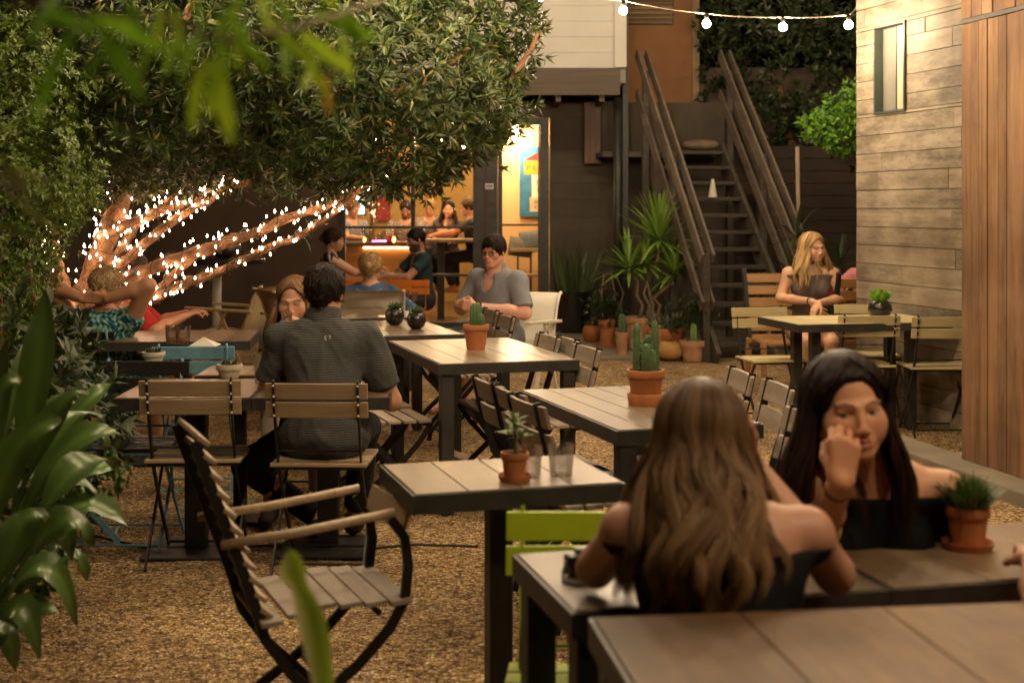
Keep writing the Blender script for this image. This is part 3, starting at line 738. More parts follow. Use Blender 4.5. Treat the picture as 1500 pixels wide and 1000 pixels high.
mb.build('joist', M['darkwood'], bb)
MB().bx(-5.5,1.25,-.98,0,2.9,2.93).build('soffit', M['darkwood'], bb)
MB().tube([(X(905,16.3),-.7,0),(X(905,16.3),-.7,2.79)],.05,12).build('post', M['steel'], bb, 'all')
MB().bx(X(913,16.3),X(921,16.3),-.62,-.5,0,4.2).build('post', M['iron'], bb)
fr = MB()
for a,b in ((791,804),(712,729),(693,709),(602,608),(499,506)): fr.bx(X(a),X(b),-.03,.06,0,Zp(172))
fr.bx(X(729)+.001,X(791)-.001,-.03,.06,Zp(183),Zp(173)); fr.bx(X(506)+.001,X(602)-.001,-.02,.05,Zp(335),Zp(331)); fr.bx(X(608)+.001,X(693)-.001,-.02,.05,Zp(335),Zp(331))
fr.bx(X(506)+.001,X(602)-.001,-.02,.05,0,.12); fr.bx(X(608)+.001,X(693)-.001,-.02,.05,0,.12); fr.bx(X(506)+.001,X(602)-.001,-.02,.05,Zp(240)+.3,Zp(240)+.36); fr.bx(X(608)+.001,X(693)-.001,-.02,.05,Zp(405),Zp(401))
fr.build('window_frame', M['steel'], bb, bevel=.004)
MB().bx(X(709)+.001,X(712)-.001,.0,.05,0,2.5).build('door_jamb', M['mahogany'], bb)
MB().bx(X(708),X(714),-.036,-.031,0,2.45).build('trim_strip', M['mahogany'], bb)
dr = MB().bx(X(729)+.002,X(736),-.01,.04,.02,Zp(184)).bx(X(788),X(791)-.002,-.01,.04,.02,Zp(184)).bx(X(736),X(788),-.01,.04,Zp(331),Zp(328)).bx(X(736),X(788),-.01,.04,.02,.14).build('door', M['steel'], bb)
thin = glass('window_glass',(.97,.98,.97),.02,1.02,.22)
MB().bx(X(736)+.001,X(788)-.001,.01,.016,.14,Zp(331)-.001).build('pane', thin, dr)
for a,b in ((506,602),(608,693)): MB().bx(X(a)+.002,X(b)-.002,.01,.016,.125,Zp(335)-.001).build('pane', thin, bb); MB().bx(X(a)+.002,X(b)-.002,.01,.016,Zp(331)+.001,Zp(173)).build('pane', thin, bb)
sg = MB().bx(X(711),X(723),-.05,-.037,Zp(277),Zp(269)).build('door_sign', mat('pale_sign',(.7,.7,.68),.4,0,.04,5,0), None)
sg.parent = None; sg.location = (0,YB,0); tag(sg,'tiny pale plate fixed to the dark frame beside the glass door','sign')
ln = MB()
for i in range(4): ln.bx(X(712.5+i*2.4),X(714.2+i*2.4),-.0515,-.0503,Zp(275),Zp(271))
ln.build('lettering', M['steel'], sg)
mb = MB().bx(X(856,16.8),X(880,16.8),-.2,-.13,Zp(240,16.8),Zp(148,16.8)).bx(X(858,16.8),X(862,16.8),-.215,-.2,Zp(238,16.8),Zp(150,16.8)).bx(X(874,16.8),X(878,16.8),-.215,-.2,Zp(238,16.8),Zp(150,16.8)).bx(X(865,16.8),X(871,16.8),-.215,-.2,Zp(238,16.8),Zp(150,16.8))
mb.build('shutter', wood('shutter_wood',(.06,.025,.012),(.14,.06,.03),2), bb, bevel=.004)
# stucco block behind the stair
sb = thing('stucco_house','brown stucco wall with a slatted vent behind the outdoor stair','building',(0,18,0))
MB().bx(X(917,18),X(1014,18),0,1.5,0,7).build('wall', M['stucco'], sb)
MB().bx(X(1014,18),X(1024,18),-.04,1.5,0,7).build('corner_trim', mat('tan_trim',(.36,.25,.14),.7), sb)
v = MB().bx(X(917,18),X(986,18),-.05,-.01,Zp(37,18),6).build('vent', M['darkwood'], sb)
mb = MB(); z = Zp(33,18)
while z < 5.2: mb.box((X(951,18),-.085,z),(X(985,18)-X(919,18),.07,.022),Matrix.Rotation(R(35),3,'X')); z += .062
mb.build('slat', M['slat'], v)
MB().bx(X(1024,18)+.01,9,-.05,.1,0,3.3).build('wall', M['fence' if 'fence' in M else 'darkwood'], sb)
# interior
M['floorin'] = wood('interior_floor',(.10,.06,.03),(.2,.12,.06),0,.4)
MB().bx(-4.2,2.5,.21,6,-.02,.01).build('floor', M['floorin'], bb)
MB().bx(-4.3,2.6,.2,6,2.75,2.79).build('ceiling', M['olive'], bb)
MB().bx(X(702,20),2.5,3.0,3.15,.01,2.79).build('interior_wall', M['peach'], bb)
MB().bx(X(702,20),X(702,20)+.1,3.15,6,.01,2.75).build('interior_wall', M['olive'], bb)
MB().bx(-4.2,X(702,20)+.1,5.4,5.6,.01,2.79).build('interior_wall', M['olive'], bb)
MB().bx(-4.3,-4.2,.21,6,.01,2.75).build('interior_wall', M['olive'], bb)
MB().bx(2.5,2.6,.21,3.15,.01,2.79).build('interior_wall', M['peach'], bb)
# painting
def on(Y,px,py): return ((px-750)*Y/F, CH-(py-HZ)*Y/F)
pt = thing('painting','blue painting with orange and red sign shapes on the peach wall','painting',(0,19.95,0))
def rect(mb,Y,a,b,c,d,y0,y1):
    x0,z1 = on(Y,a,b); x1,z0 = on(Y,c,d); mb.bx(x0,x1,y0,y1,z0,z1); return mb
rect(MB(),20,761,215,802,317,-.03,.03).build('canvas', mat('blue_canvas',(.02,.14,.27),.6,0,.3,8,.1), pt)
x0,z0 = on(20,767,237); x1,z1 = on(20,796,228)
mb = MB().add([(on(20,768,235)[0],-.034,on(20,768,235)[1]),(on(20,797,235)[0],-.034,on(20,797,235)[1]),(on(20,797,222)[0],-.034,on(20,797,222)[1]),(on(20,783,226)[0],-.034,on(20,783,226)[1])],[(0,1,2,3)])
mb.build('red_shape', mat('red_paint',(.55,.02,.01),.5), pt)
rect(MB(),20,768,236,798,256,-.036,-.033).build('orange_panel', mat('orange_panel',(.75,.26,.01),.5), pt)
rect(MB(),20,779,256,799,290,-.036,-.033).build('white_panel', mat('white_panel',(.7,.62,.45),.5), pt)
pb = rect(MB(),20,776,289,799,310,-.036,-.033).build('cream_panel', mat('cream_panel',(.6,.45,.25),.5), pt)
ink = mat('ink',(.03,.02,.02),.6); txr = mat('dark_red_ink',(.3,.03,.01),.6)
def text(body, x, y, z, size, m, parent, name='lettering', rx=90, rz=0, ex=.001):
    c = bpy.data.curves.new(name,'FONT'); c.body = body; c.size = size; c.extrude = ex; c.align_x = 'CENTER'; c.align_y = 'CENTER'
    o = bpy.data.objects.new(name, c); COL.objects.link(o); o.location = (x,y,z); o.rotation_euler = (R(rx),0,R(rz))
    bpy.context.view_layer.update(); me = bpy.data.meshes.new_from_object(o.evaluated_get(bpy.context.evaluated_depsgraph_get()))
    q = bpy.data.objects.new(name, me); COL.objects.link(q); q.matrix_world = o.matrix_world; bpy.data.objects.remove(o); me.materials.clear(); me.materials.append(m)
    q.parent = parent; return q
xx,zz_ = on(20,783,246); text('P I Z', xx, -.038, zz_, .12, txr, pt)
xx,zz_ = on(20,789,273); text('H\nE', xx, -.038, zz_, .11, ink, pt)
xx,zz_ = on(20,788,300); text('BO\nKEI', xx, -.038, zz_, .075, ink, pt)
# interior furniture
bc = thing('bar_counter','bar counter with an orange lit front behind the window','bar counter',(0,18.9,0))
MB().bx(-3.6,X(603,18.9),-.05,.55,.99,1.04).build('counter_top', M['darkwood'], bc, bevel=.006)
MB().bx(-3.6,X(600,18.9),.03,.5,0,.985).build('counter_front', wood('counter_front',(.35,.14,.03),(.6,.3,.09),0), bc)
mb = MB()
for i in range(34): mb.ball((X(533+i*2.1,18.9),-.0,.965),.009,6,4)
mb.build('light_strip', emit('strip_light',(1,.55,.2),26), bc)
tl = thing('bar_table','long wooden table top behind the middle window pane','table',(0,18.6,0))
MB().bx(X(608,18.6),X(700,18.6),-.2,.5,Zp(350,18.6)-.04,Zp(350,18.6)).build('tabletop', M['slat'], tl); MB().bx(X(640,18.6),X(650,18.6),.1,.2,.01,Zp(350,18.6)-.04).build('leg', M['steel'], tl)
tp = thing('beer_tap_tower','chrome beer tap tower standing on the bar counter','beer tap',(X(545,19.1),19.1,1.04))
mb = MB(); mb.tube([(0,0,0),(0,0,.5)],.045,12).tube([(-.1,0,.5),(.1,0,.5)],.04,12); mb.build('column', mat('chrome',(.6,.5,.4),.15,1,.1,4,0), tp, 'all')
for q in (-.07,.0,.07): MB().tube([(q,-.05,.45),(q,-.06,.66)],[.012,.018],8).build('tap_handle', M['darkwood'], tp, 'all')
def jar(px, Y, py, r, h, m, label, name='drinking_glass', cat='glass', grp='glasses on the bar counter'):
    x,z = on(Y,px,py); o = MB().lathe([(r*.8,0),(r,h),(r*.9,h),(r*.72,.01),(0,.01)],(0,0,0),12).build(name, m, None, 'all'); o.location = (x,Y,z); return tag(o,label,cat,grp)
M['amber'] = glass('amber_glass',(1,.55,.15)); M['purpleglow'] = emit('purple_glow',(.75,.35,1),2.2); M['candle'] = emit('candle_flame',(1,.5,.12),22)
jar(556,18.9,356.5,.04,.13,M['glass'],'clear pint glass on the bar beside the tap tower')
jar(563,18.9,356.5,.045,.17,M['glass'],'tall clear glass on the bar right of the pint glass')
jar(571,18.85,356.5,.04,.10,M['amber'],'short amber tumbler on the bar counter')
c = jar(577,18.9,356.5,.04,.09,M['glass'],'glowing candle jar on the bar counter','candle','candle','candles on the bar'); MB().ball((0,0,.05),.022,8,6,(1,1,1.8)).build('flame', M['candle'], c)
c = jar(534,18.9,356.5,.035,.08,M['glass'],'glowing candle jar near the left end of the bar','candle','candle','candles on the bar'); MB().ball((0,0,.05),.018,8,6,(1,1,1.8)).build('flame', M['candle'], c)
ns = MB().tube([(X(545,18.7),18.7,1.06),(X(566,18.7),18.7,1.06)],.012,8).build('neon_tube', M['purpleglow'], None, 'all'); tag(ns,'short purple glowing tube lying on the bar edge','lamp')
tv = thing('television','pale blue glowing screen at the left end of the bar','television',(X(514,20.5),20.5,0))
MB().bx(-.3,.22,-.0,.05,Zp(316,20.5),Zp(276,20.5)).build('casing', M['black'], tv)
m_, nt_, b_ = newmat('screen'); vv = coords(nt_); nn = N(nt_,'ShaderNodeTexNoise', Scale=4.0, Detail=3.0); nt_.links.new(vv, nn.inputs['Vector'])
nt_.links.new(ramp(nt_, nn.outputs[0], [(.35,(.05,.16,.22)),(.6,(.45,.8,.9))]), b_.inputs['Emission Color']); b_.inputs['Emission Strength'].default_value = 1.6
MB().bx(-.28,.20,-.006,-.001,Zp(314,20.5),Zp(278,20.5)).build('screen', m_, tv)
pc = MB().bx(-.12,.12,0,.03,-.2,.2).build('picture', mat('maroon_print',(.28,.03,.03),.6), None); pc.location = (X(560,22.2),22.3,Zp(305,22.2)); tag(pc,'small dark red picture on the back wall of the bar','picture')
bn = thing('bench','wooden bench shelf by the peach wall behind the door','bench',(0,19.2,0))
MB().bx(X(748,19.2),1.6,-.1,.5,Zp(364,19.2)-.04,Zp(364,19.2)).build('seat', M['orange'] if 0 else M['slat'], bn); MB().bx(X(742,19.2),1.6,-.35,.1,Zp(400,19.2)-.04,Zp(400,19.2)).build('step', M['slat'], bn)
for a in (757,776): MB().bx(X(a,19.2),X(a+3,19.2),-.05,.0,.01,Zp(364,19.2)-.04).build('leg', M['darkwood'], bn)
def pillow(px, py, w_, h_, rz, m, lab):
    x,z = on(19.35,px,py); mb = MB(); n_=9; V=[];
    for s_ in (-1,1):
        for i in range(n_):
            for j in range(n_):
                u=i/(n_-1)*2-1; v_=j/(n_-1)*2-1; th=.06*(1-u**4)*(1-v_**4)
                e = 1-.10*(abs(u)**3*(1-abs(v_)**2)+0)-.0; f_ = 1-.10*(abs(v_)**3*(1-abs(u)**2))
                V.append((u*w_/2*f_, s_*th, v_*h_/2*e))
    Fs=[]
    for s_ in (0,1):
        for i in range(n_-1):
            for j in range(n_-1):
                a=s_*n_*n_+i*n_+j; q=(a,a+1,a+n_+1,a+n_); Fs.append(q if s_==0 else q[::-1])
    mb.add(V,Fs); o = mb.build('pillow', m, None, 'all'); o.location=(x,19.35,z); o.rotation_euler=(R(-12),R(rz),0); return tag(o,lab,'pillow','pillows on the bench')
pillow(763,362,.34,.27,8,mat('grey_green_fabric',(.12,.12,.10),.9,0,.2,30,.3),'grey patterned pillow leaning at the left of the bench')
pillow(781,354,.38,.3,-6,mat('blue_grey_fabric',(.09,.11,.13),.9,0,.2,30,.3),'blue grey pillow leaning at the right of the bench')
M['pend'] = emit('pendant_bulb',(1,.68,.38),700)
for i,(x,y,z) in enumerate([(X(755,18.2),18.2,Zp(188,18.2)),(X(756,19.0),19.0,Zp(195,19.0)),(X(756,19.7),19.7,Zp(202,19.7)),(-.95,19.0,2.42),(-1.75,18.4,2.42),(-2.6,19.6,2.42),(-.7,21,2.42)]):  # first three hang behind the door; the rest are added to light the bar
    t = thing('pendant_lamp', ['nearest pendant bulb behind the glass door','middle pendant bulb behind the glass door','farthest pendant bulb behind the glass door','unseen pendant bulb added to light the bar table','unseen pendant bulb added to light the bar counter','unseen pendant bulb added to light the bar back','unseen pendant bulb added to light the deep bar room'][i],'lamp',(x,y,z),0,'pendant bulbs indoors')
    MB().ball((0,0,0),.045,12,8).build('bulb', M['pend'], t, 'all'); MB().tube([(0,0,.045),(0,0,2.75-z)],.006,6).build('cord', M['black'], t)
# ------------------------------------------------------------------ outdoor stair
st = thing('outdoor_stair','dark wooden open riser stair with slanted board railings','stair',(2.40,13.8,0),R(9.2))
M['stairwood'] = wood('stair_wood',(.035,.028,.021),(.10,.08,.06),0,.7,5)
M['railwood'] = wood('rail_wood',(.075,.055,.04),(.19,.145,.105),1,.65,5)
NS=12; ri=.18; ru=.208
for i in range(NS):
    MB().bx(-.41,.41,i*ru,i*ru+.25,(i+1)*ri-.04,(i+1)*ri).build('tread', M['stairwood'], st, bevel=.004)
for q in (-1,1):
    MB().bar((q*.435,-.12,-.0),(q*.435,NS*ru,NS*ri),.045,.26).build('stringer', M['stairwood'], st)
    for dz in (1.12,.66):
        for of in (-.055,.055): MB().bar((q*.50+of,-.04,dz-.12),(q*.50+of,NS*ru+.05,NS*ri+dz+.02),.028,.125).build('rail', M['railwood'], st, bevel=.004)
    for (yy) in (0.02, 1.2, 2.35):
        MB().bx(q*.50-.035,q*.50+.035,yy-.035,yy+.035,0,yy/ru*ri+1.04).build('post', M['stairwood'], st, bevel=.004)
MB().bx(-.9,.6,NS*ru+.255,NS*ru+1.6,NS*ri-.06,NS*ri).build('landing', M['stairwood'], st)
bag = MB().ball((0,0,.08),1,12,8,(.24,.14,.07)).build('sack', mat('pale_sack',(.20,.15,.10),.8), None, 'all'); bag.location=(2.22,16.45,2.16); tag(bag,'tan bundle lying on the stair landing','bundle')
cone = MB().lathe([(.05,0),(.015,.2),(0,.2)],(0,0,0),10).build('paper_cone', M['white'], None); cone.location = P(1044,289,15.3); cone.location.z = 1.62; tag(cone,'small white cone standing on a high stair tread','cone')
# backdrop fences
M['fence'] = wood('dark_fence_boards',(.025,.016,.011),(.07,.045,.03),0,.8,3)
fc = thing('fence','dark horizontal board fence behind the stair and right shrubs','fence',(0,16.9,0))
mb = MB(); z=0
while z<2.1: mb.bx(2.95,8,0,.03,z+.004,z+.146); z+=.15
mb.build('board_panel', M['fence'], fc)
for xx in (3.2,4.6,6.0,7.4): MB().bx(xx,xx+.09,.035,.12,0,2.2).build('post', M['fence'], fc)
lf = thing('fence','tall dark board fence behind the tree on the left side','fence',(-4.7,0,0))
mb = MB(); y=-1
while y<17: mb.bx(-.02,.02,y+.004,y+.146,0,3.2); y+=.15
mb.build('board_panel', M['fence'], lf)
for y in (0,3,6,9,12,15): MB().bx(-.12,-.03,y,y+.09,0,3.2).build('post', M['fence'], lf)
pl = MB().tube([P(1168,215,14.6),Vector((P(1172,215,14.6).x,14.6,0))],.022,8).build('pole', mat('tan_pole',(.28,.2,.12),.7), None,'all'); tag(pl,'thin tan pole standing right of the stair','pole')
# dark items under the tree

# fallen leaves
n=420; Yp=2.8+RN.rand(n)**1.2*9; Xp=(RN.rand(n)-.65)*Yp*.8; a=RN.rand(n)*6.28; L=.012+.03*RN.rand(n); W=L*.28
d=np.stack([np.cos(a),np.sin(a),np.zeros(n)],1); s_=np.stack([-np.sin(a),np.cos(a),np.zeros(n)],1); b=np.stack([Xp,Yp,np.full(n,.003)],1)
Vs=np.stack([b,b+d*L[:,None]*.5-s_*W[:,None]+[0,0,.004],b+d*L[:,None]+[0,0,.006],b+d*L[:,None]*.5+s_*W[:,None]+[0,0,.002]],1).reshape(-1,3)
cs=np.array([(.22,.13,.05),(.12,.07,.03),(.30,.22,.08),(.10,.11,.04)])[RN.randint(0,4,n)]
o=mesh_obj('fallen_leaves',Vs,np.arange(n*4,dtype=np.int32).reshape(-1,4),M['leaf'],None,False,np.repeat(cs,4,0)); o['kind']='stuff'; tag(o,'small dry leaves fallen on the gravel','fallen leaves')
# ------------------------------------------------------------------ tables
TA = R(16.5)
U = Vector((math.cos(TA),math.sin(TA),0)); Vv = Vector((-math.sin(TA),math.cos(TA),0))
def table(label, nl, w, d, z=.74, ang=TA, style='legs', m='table', n=6, group=None, post_w=.09, rim=.05, inset=.045):
    u = Vector((math.cos(ang),math.sin(ang),0)); v = Vector((-math.sin(ang),math.cos(ang),0)); c = Vector((nl[0],nl[1],0))+u*(w/2)+v*(d/2)
    t = thing('patio_table', label, 'table', c, ang, group)
    mb = MB(); pw = (w-.012)/n
    for i in range(n): mb.bx(-w/2+.006+i*pw+.0012,-w/2+.006+(i+1)*pw-.0012,-d/2+.006,d/2-.006,z-.026,z)
    mb.build('tabletop', M[m], t, bevel=.002)
    mb = MB(); zt = z-.004; zb = z-.004-rim
    mb.bx(-w/2-.002,w/2+.002,-d/2-.002,-d/2+.005,zb,zt).bx(-w/2-.002,w/2+.002,d/2-.005,d/2+.002,zb,zt).bx(-w/2-.002,-w/2+.005,-d/2+.0055,d/2-.0055,zb,zt).bx(w/2-.005,w/2+.002,-d/2+.0055,d/2-.0055,zb,zt)
    mb.build('rim', M['steel'], t)
    if style=='legs':
        for a in (-1,1):
            for b in (-1,1):
                x = a*(w/2-inset); y = b*(d/2-inset); MB().bx(x-.032,x+.032,y-.032,y+.032,0,z-.028).build('leg', M['steel'], t, bevel=.003)
    else:
        posts = [0] if style=='post' else [-d/4,d/4]
        if style=='postx': posts = [0]
        for y in posts:
            MB().bx(-post_w/2,post_w/2,y-post_w/2,y+post_w/2,.012,z-.028).build('post', M['iron'], t, bevel=.004)
            MB().bx(-w*.36,w*.36,y-.2,y+.2,0,.012).build('base_plate', M['steel'], t, bevel=.003)
    return t
def XY(px,py,z=.74): q = T(px,py,z); return (q.x,q.y)
table('nearest blurred wooden table filling the bottom right corner', (lambda f: (f[0]+math.sin(R(9))*.7, f[1]-math.cos(R(9))*.7))(XY(843,903,.80)), 1.3, .70, .80, R(7), 'legs', 'table_near', 5)
table('wooden table under the camera, left of the joined pair', (.114,2.64), .66, .46, .74, R(14), 'legs', 'table_grey', 4)
q = Vector((.114,2.64,0))+Vector((math.cos(R(14)),math.sin(R(14)),0))*.667
table('wooden table holding the grassy potted plant at right', (q.x,q.y), .9, .46, .74, R(14), 'legs', 'table', 4)
table('small square pedestal table with two tumblers and a succulent', XY(606,724), .60, .46, .74, TA, 'post', 'table', 4, post_w=.068)
table('plank table bearing the columnar cactus behind the long haired woman', XY(905,630), .55, 1.12, .74, R(17), 'legs', 'table_grey', 5)
table('middle plank table with one squat cactus pot', XY(644,533), .72, 1.26, .74, TA, 'legs', 'table', 5)
nr = Vector((-.29,8.47,0)); q = nr-U*.72
table('plank table with two round black bowls of succulents', (q.x,q.y), .72, 1.15, .74, TA, 'legs', 'table', 5)
q = Vector((-.70,9.78,0))-U*.72
table('plank table behind the two black bowls', (q.x,q.y), .72, 1.1, .74, TA, 'legs', 'table', 5)
q = Vector((-.80,11.5,0))-U*.75
table('far plank table by the orange chairs', (q.x,q.y), .75, 2.0, .74, TA, 'legs', 'table', 5)
qa = XY(165,583,.71)
table('left pedestal table behind the empty tan folding chair', qa, .57, .66, .71, R(2), 'post', 'table', 4, post_w=.09)
table('pedestal table in front of the man in the striped polo', (qa[0]+.578,qa[1]+.02), .57, .66, .71, R(2), 'post', 'table', 4, post_w=.09)
table('small table section behind the black backed chair', (-1.50,6.62), .36, .42, .71, R(2), 'post', 'table', 3, post_w=.06)
table('blue and wood table with the pint glasses', (-2.35,7.95), .85, .75, .74, R(6), 'post', 'table', 6)
table('pale topped table by the grey board wall', (1.877,9.16), 1.10, .70, .74, R(12), 'legs', 'slat_yellow', 5, inset=.2)
# second pedestal of the left table
# ------------------------------------------------------------------ chairs
def slat(mb, w, h, y, z, t=.014, lean=.0, curve=.012, n=6):
    V=[]; 
    for i in range(n+1):
        x = -w/2+w*i/n; cy_ = -curve*(1-(2*i/n-1)**2)
        for (dz,dy) in ((-h/2,0),(h/2,0),(h/2,t),(-h/2,t)): V.append((x, y+cy_+dy-dz*lean, z+dz))
    Fs=[(0,1,2,3),(4*n+3,4*n+2,4*n+1,4*n)]
    for i in range(n):
        for k in range(4):
            j=(k+1)%4; Fs.append((4*i+k,4*i+4+k,4*i+4+j,4*i+j))
    mb.add(V,Fs); return mb
def bistro(wm='slat', im='iron', seat='x'):
    t = thing('folding_chair','folding chair','chair')
    M_w = M[wm]; M_i = M[im]
    for z in (.755,.678): slat(MB(),.42,.066,-.236 if z>.7 else -.222,z,.014,.17).build('backrest_slat', M_w, t, bevel=.003)
    mb = MB()
    if seat=='x':
        for i in range(5): mb.bx(-.20,.20,-.185+i*.076,-.185+i*.076+.066,.437,.452)
    else:
        for i in range(6): mb.bx(-.20+i*.068,-.20+i*.068+.058,-.19,.19,.437,.452)
    mb.build('seat', M_w, t, bevel=.003)
    for q in (-1,1):
        MB().strip([(q*.172,-.25,.80),(q*.172,-.215,.64),(q*.172,-.14,.43),(q*.172,.03,.2),(q*.172,.20,0)],.008,.026,(1,0,0)).build('leg', M_i, t)
        MB().strip([(q*.187,.17,.43),(q*.187,.05,.29),(q*.187,-.22,0)],.008,.022,(1,0,0)).build('leg', M_i, t)
    for a,b,r_ in (((-.17,.17,.03),(.17,.17,.03),.006),((-.185,-.185,.04),(.185,-.185,.04),.006),((-.17,-.16,.50),(.17,-.16,.50),.005)): MB().tube([a,b],r_,6).build('stretcher', M_i, t)
    MB().bx(-.187,.187,-.17,-.15,.424,.436).build('stretcher', M_i, t); MB().bx(-.187,.187,.15,.17,.424,.436).build('stretcher', M_i, t)
    for q in (-1,1):
        for z in (.78,.735,.70,.655): MB().ball((q*.172,-.262+(.8-z)*.2,z),.0055,6,4).build('rivet', M['white'] if wm in('slat','slat_yellow') else M_i, t)
    return t
def curved(wm='slat_grey'):
    t = thing('slatted_chair','chair','chair')
    for z in (.765,.665): slat(MB(),.40,.080,-.27 if z>.7 else -.245,z,.016,.25,.02).build('backrest_slat', M[wm], t, bevel=.003)
    mb = MB()
    for i in range(5): mb.bx(-.20,.20,-.19+i*.078,-.19+i*.078+.064,.437,.453)
    mb.build('seat', M[wm], t, bevel=.003)
    for q in (-1,1):
        MB().strip([(q*.15,-.285,.815),(q*.15,-.25,.66),(q*.15,-.20,.50),(q*.15,-.12,.37),(q*.15,0,.24),(q*.15,.12,.13),(q*.15,.19,.06),(q*.15,.20,0)],.012,.028,(1,0,0)).build('leg', M['iron'], t)
        MB().strip([(q*.172,.19,.43),(q*.172,.13,.34),(q*.172,.02,.22),(q*.172,-.10,.14),(q*.172,-.20,.07),(q*.172,-.22,0)],.012,.026,(1,0,0)).build('leg', M['iron'], t)
    MB().tube([(-.15,.18,.09),(.15,.18,.09)],.007,6).build('stretcher', M['iron'], t); MB().tube([(-.17,-.18,.08),(.17,-.18,.08)],.007,6).build('stretcher', M['iron'], t); MB().bx(-.172,.172,-.18,-.155,.42,.436).build('stretcher', M['iron'], t); MB().bx(-.172,.172,.155,.18,.42,.436).build('stretcher', M['iron'], t)
    return t
P_tan = bistro('slat','iron'); P_yel = bistro('slat_yellow','iron'); P_curv = curved(); P_blue = bistro('blue','blue'); P_blk = bistro('iron','blue'); P_or = bistro('orange','orange'); P_lime = bistro('lime','lime','x')
def faceto(dx,dy): return math.atan2(dy,dx)-math.pi/2
def chair(proto,label,x,y,rz,group): return dup(proto,label,(x,y,0),rz,group)
gt = 'tan slatted folding chairs around the tables'
chair(P_tan,'tan folding chair with its back to us at the left table', (288-750)*5.95/F, 6.02, R(2), gt)
chair(P_tan,'tan folding chair under the man in the striped polo', (470-750)*5.78/F, 5.93, R(-2), gt)
fr_u = faceto(U.x,U.y); fl_u = faceto(-U.x,-U.y)
gc = 'curved leg chairs along the middle tables'
# left side of the middle table
for (y,x,l) in ((7.02,-.80,'curved leg chair tucked left of the middle table, nearest of its row'),(7.50,-.93,'curved leg chair tucked left of the middle table, second of its row'),(7.98,-1.06,'curved leg chair tucked left of the middle table, farthest of its row')):
    chair(P_curv,l,x+.16,y+.05,fr_u+R(3),gc)
for (px,py,l) in ((800,488,'curved leg chair at the far right corner of the middle table'),(826,492,'curved leg chair second on the right side of the middle table'),(856,505,'curved leg chair nearest on the right side of the middle table')):
    Y = .7*2050/(py-305+5); X_ = (px-750)*Y/F; chair(P_curv,l,X_-.26*U.x,Y-.26*U.y,fl_u,gc)
for (px,py,l) in ((715,452,'curved leg chair just behind the squat cactus'),(738,461,'curved leg chair in front of the man with glasses')):
    Y = .7*2050/(py-305+3); X_ = (px-750)*Y/F; chair(P_curv,l,X_-.26*U.x,Y-.26*U.y,fl_u,gc)
for (px,py,l) in ((722,556,'curved leg chair farthest on the left of the columnar cactus table'),(752,568,'curved leg chair second on the left of the columnar cactus table'),(778,584,'curved leg chair nearest on the left of the columnar cactus table')):
    Y = .7*2050/(py-305+3); X_ = (px-750)*Y/F; chair(P_curv,l,X_+.25*U.x,Y+.25*U.y,fr_u+R(2),gc)
for (x,y,l) in ((.70,5.93,'grey slatted chair with its top just above the long haired woman'),(.78,5.50,'grey slatted chair between the two near women, farther one'),(.72,4.70,'grey slatted chair right behind the dark haired woman')):
    chair(P_curv,l,x,y,fl_u+R(-10),gc)
# right hand table
gy = 'pale slatted folding chairs at the right table'
chair(P_yel,'pale folding chair at the left end of the right table', 1.82,9.82, faceto(.2,-1), gy)
chair(P_yel,'pale folding chair with its back to us in the middle of the right table', 2.36, 9.52, R(3), gy)
chair(P_yel,'pale folding chair beside the cedar enclosure', 2.83, 9.40, R(0), gy)
chair(P_yel,'pale folding chair behind the black pot with bright leaves', 2.58, 10.10, R(178), gy)
# orange
go = 'orange folding chairs at the far table'
chair(P_or,'orange folding chair in front of the bearded man', (596-750)*13.9/F, 14.1, R(4), go)
chair(P_or,'orange folding chair left of the blonde in the blue top', (512-750)*13.9/F, 14.15, R(-3), go)
# left group
chair(P_blue,'pale blue folding chair at the table with pint glasses', -1.66,7.45,R(4), 'blue framed folding chairs at left')
chair(P_blk,'black backed folding chair with blue frame at the left table end', -1.71,6.28,R(180), 'blue framed folding chairs at left')
chair(P_blue,'blue folding chair beside the broad leaves at the left table', -1.98,6.40,R(-80), 'blue framed folding chairs at left')
chair(P_blk,'black folding chair under the woman in the turquoise dress', -2.45,8.30,R(-10), 'blue framed folding chairs at left')
chair(P_tan,'tan folding chair under the woman sipping a drink', -1.02,7.30,R(180), gt)
# lime chair
c = chair(P_lime,'lime green folding chair behind the near table', .18,3.04,R(176), None)
# teak reclining chairs
def teak():
    t = thing('teak_chair','brown wooden slatted armchair','chair')
    for q in (-1,1):
        MB().bar((q*.25,-.22,.36),(q*.25,-.42,1.0),.028,.05).build('upright', M['iron'], t)
        MB().bar((q*.26,.22,.0),(q*.26,.20,.44),.04,.04).build('leg', M['teak'], t); MB().bar((q*.26,-.30,.0),(q*.26,-.22,.44),.04,.04).build('leg', M['teak'], t)
    for i in range(6): MB().box((0,-.235-.18*(i+.5)/6,.43+i*.098),(.47,.018,.076),Matrix.Rotation(R(17),3,'X')).build('backrest_slat', M['teak'], t, bevel=.003)
    mb = MB()
    for i in range(6): mb.bx(-.235,.235,-.22+i*.078,-.22+i*.078+.066,.42,.438)
    mb.build('seat', M['teak'], t); return t
P_teak = teak()
dup(P_teak,'brown slatted wooden chair under the blonde woman at right',(2.22,11.25,0),R(186),'brown slatted wooden chairs')
dup(P_teak,'brown slatted wooden chair with its back to us by the grey wall',(2.74,11.22,0),R(4),'brown slatted wooden chairs')
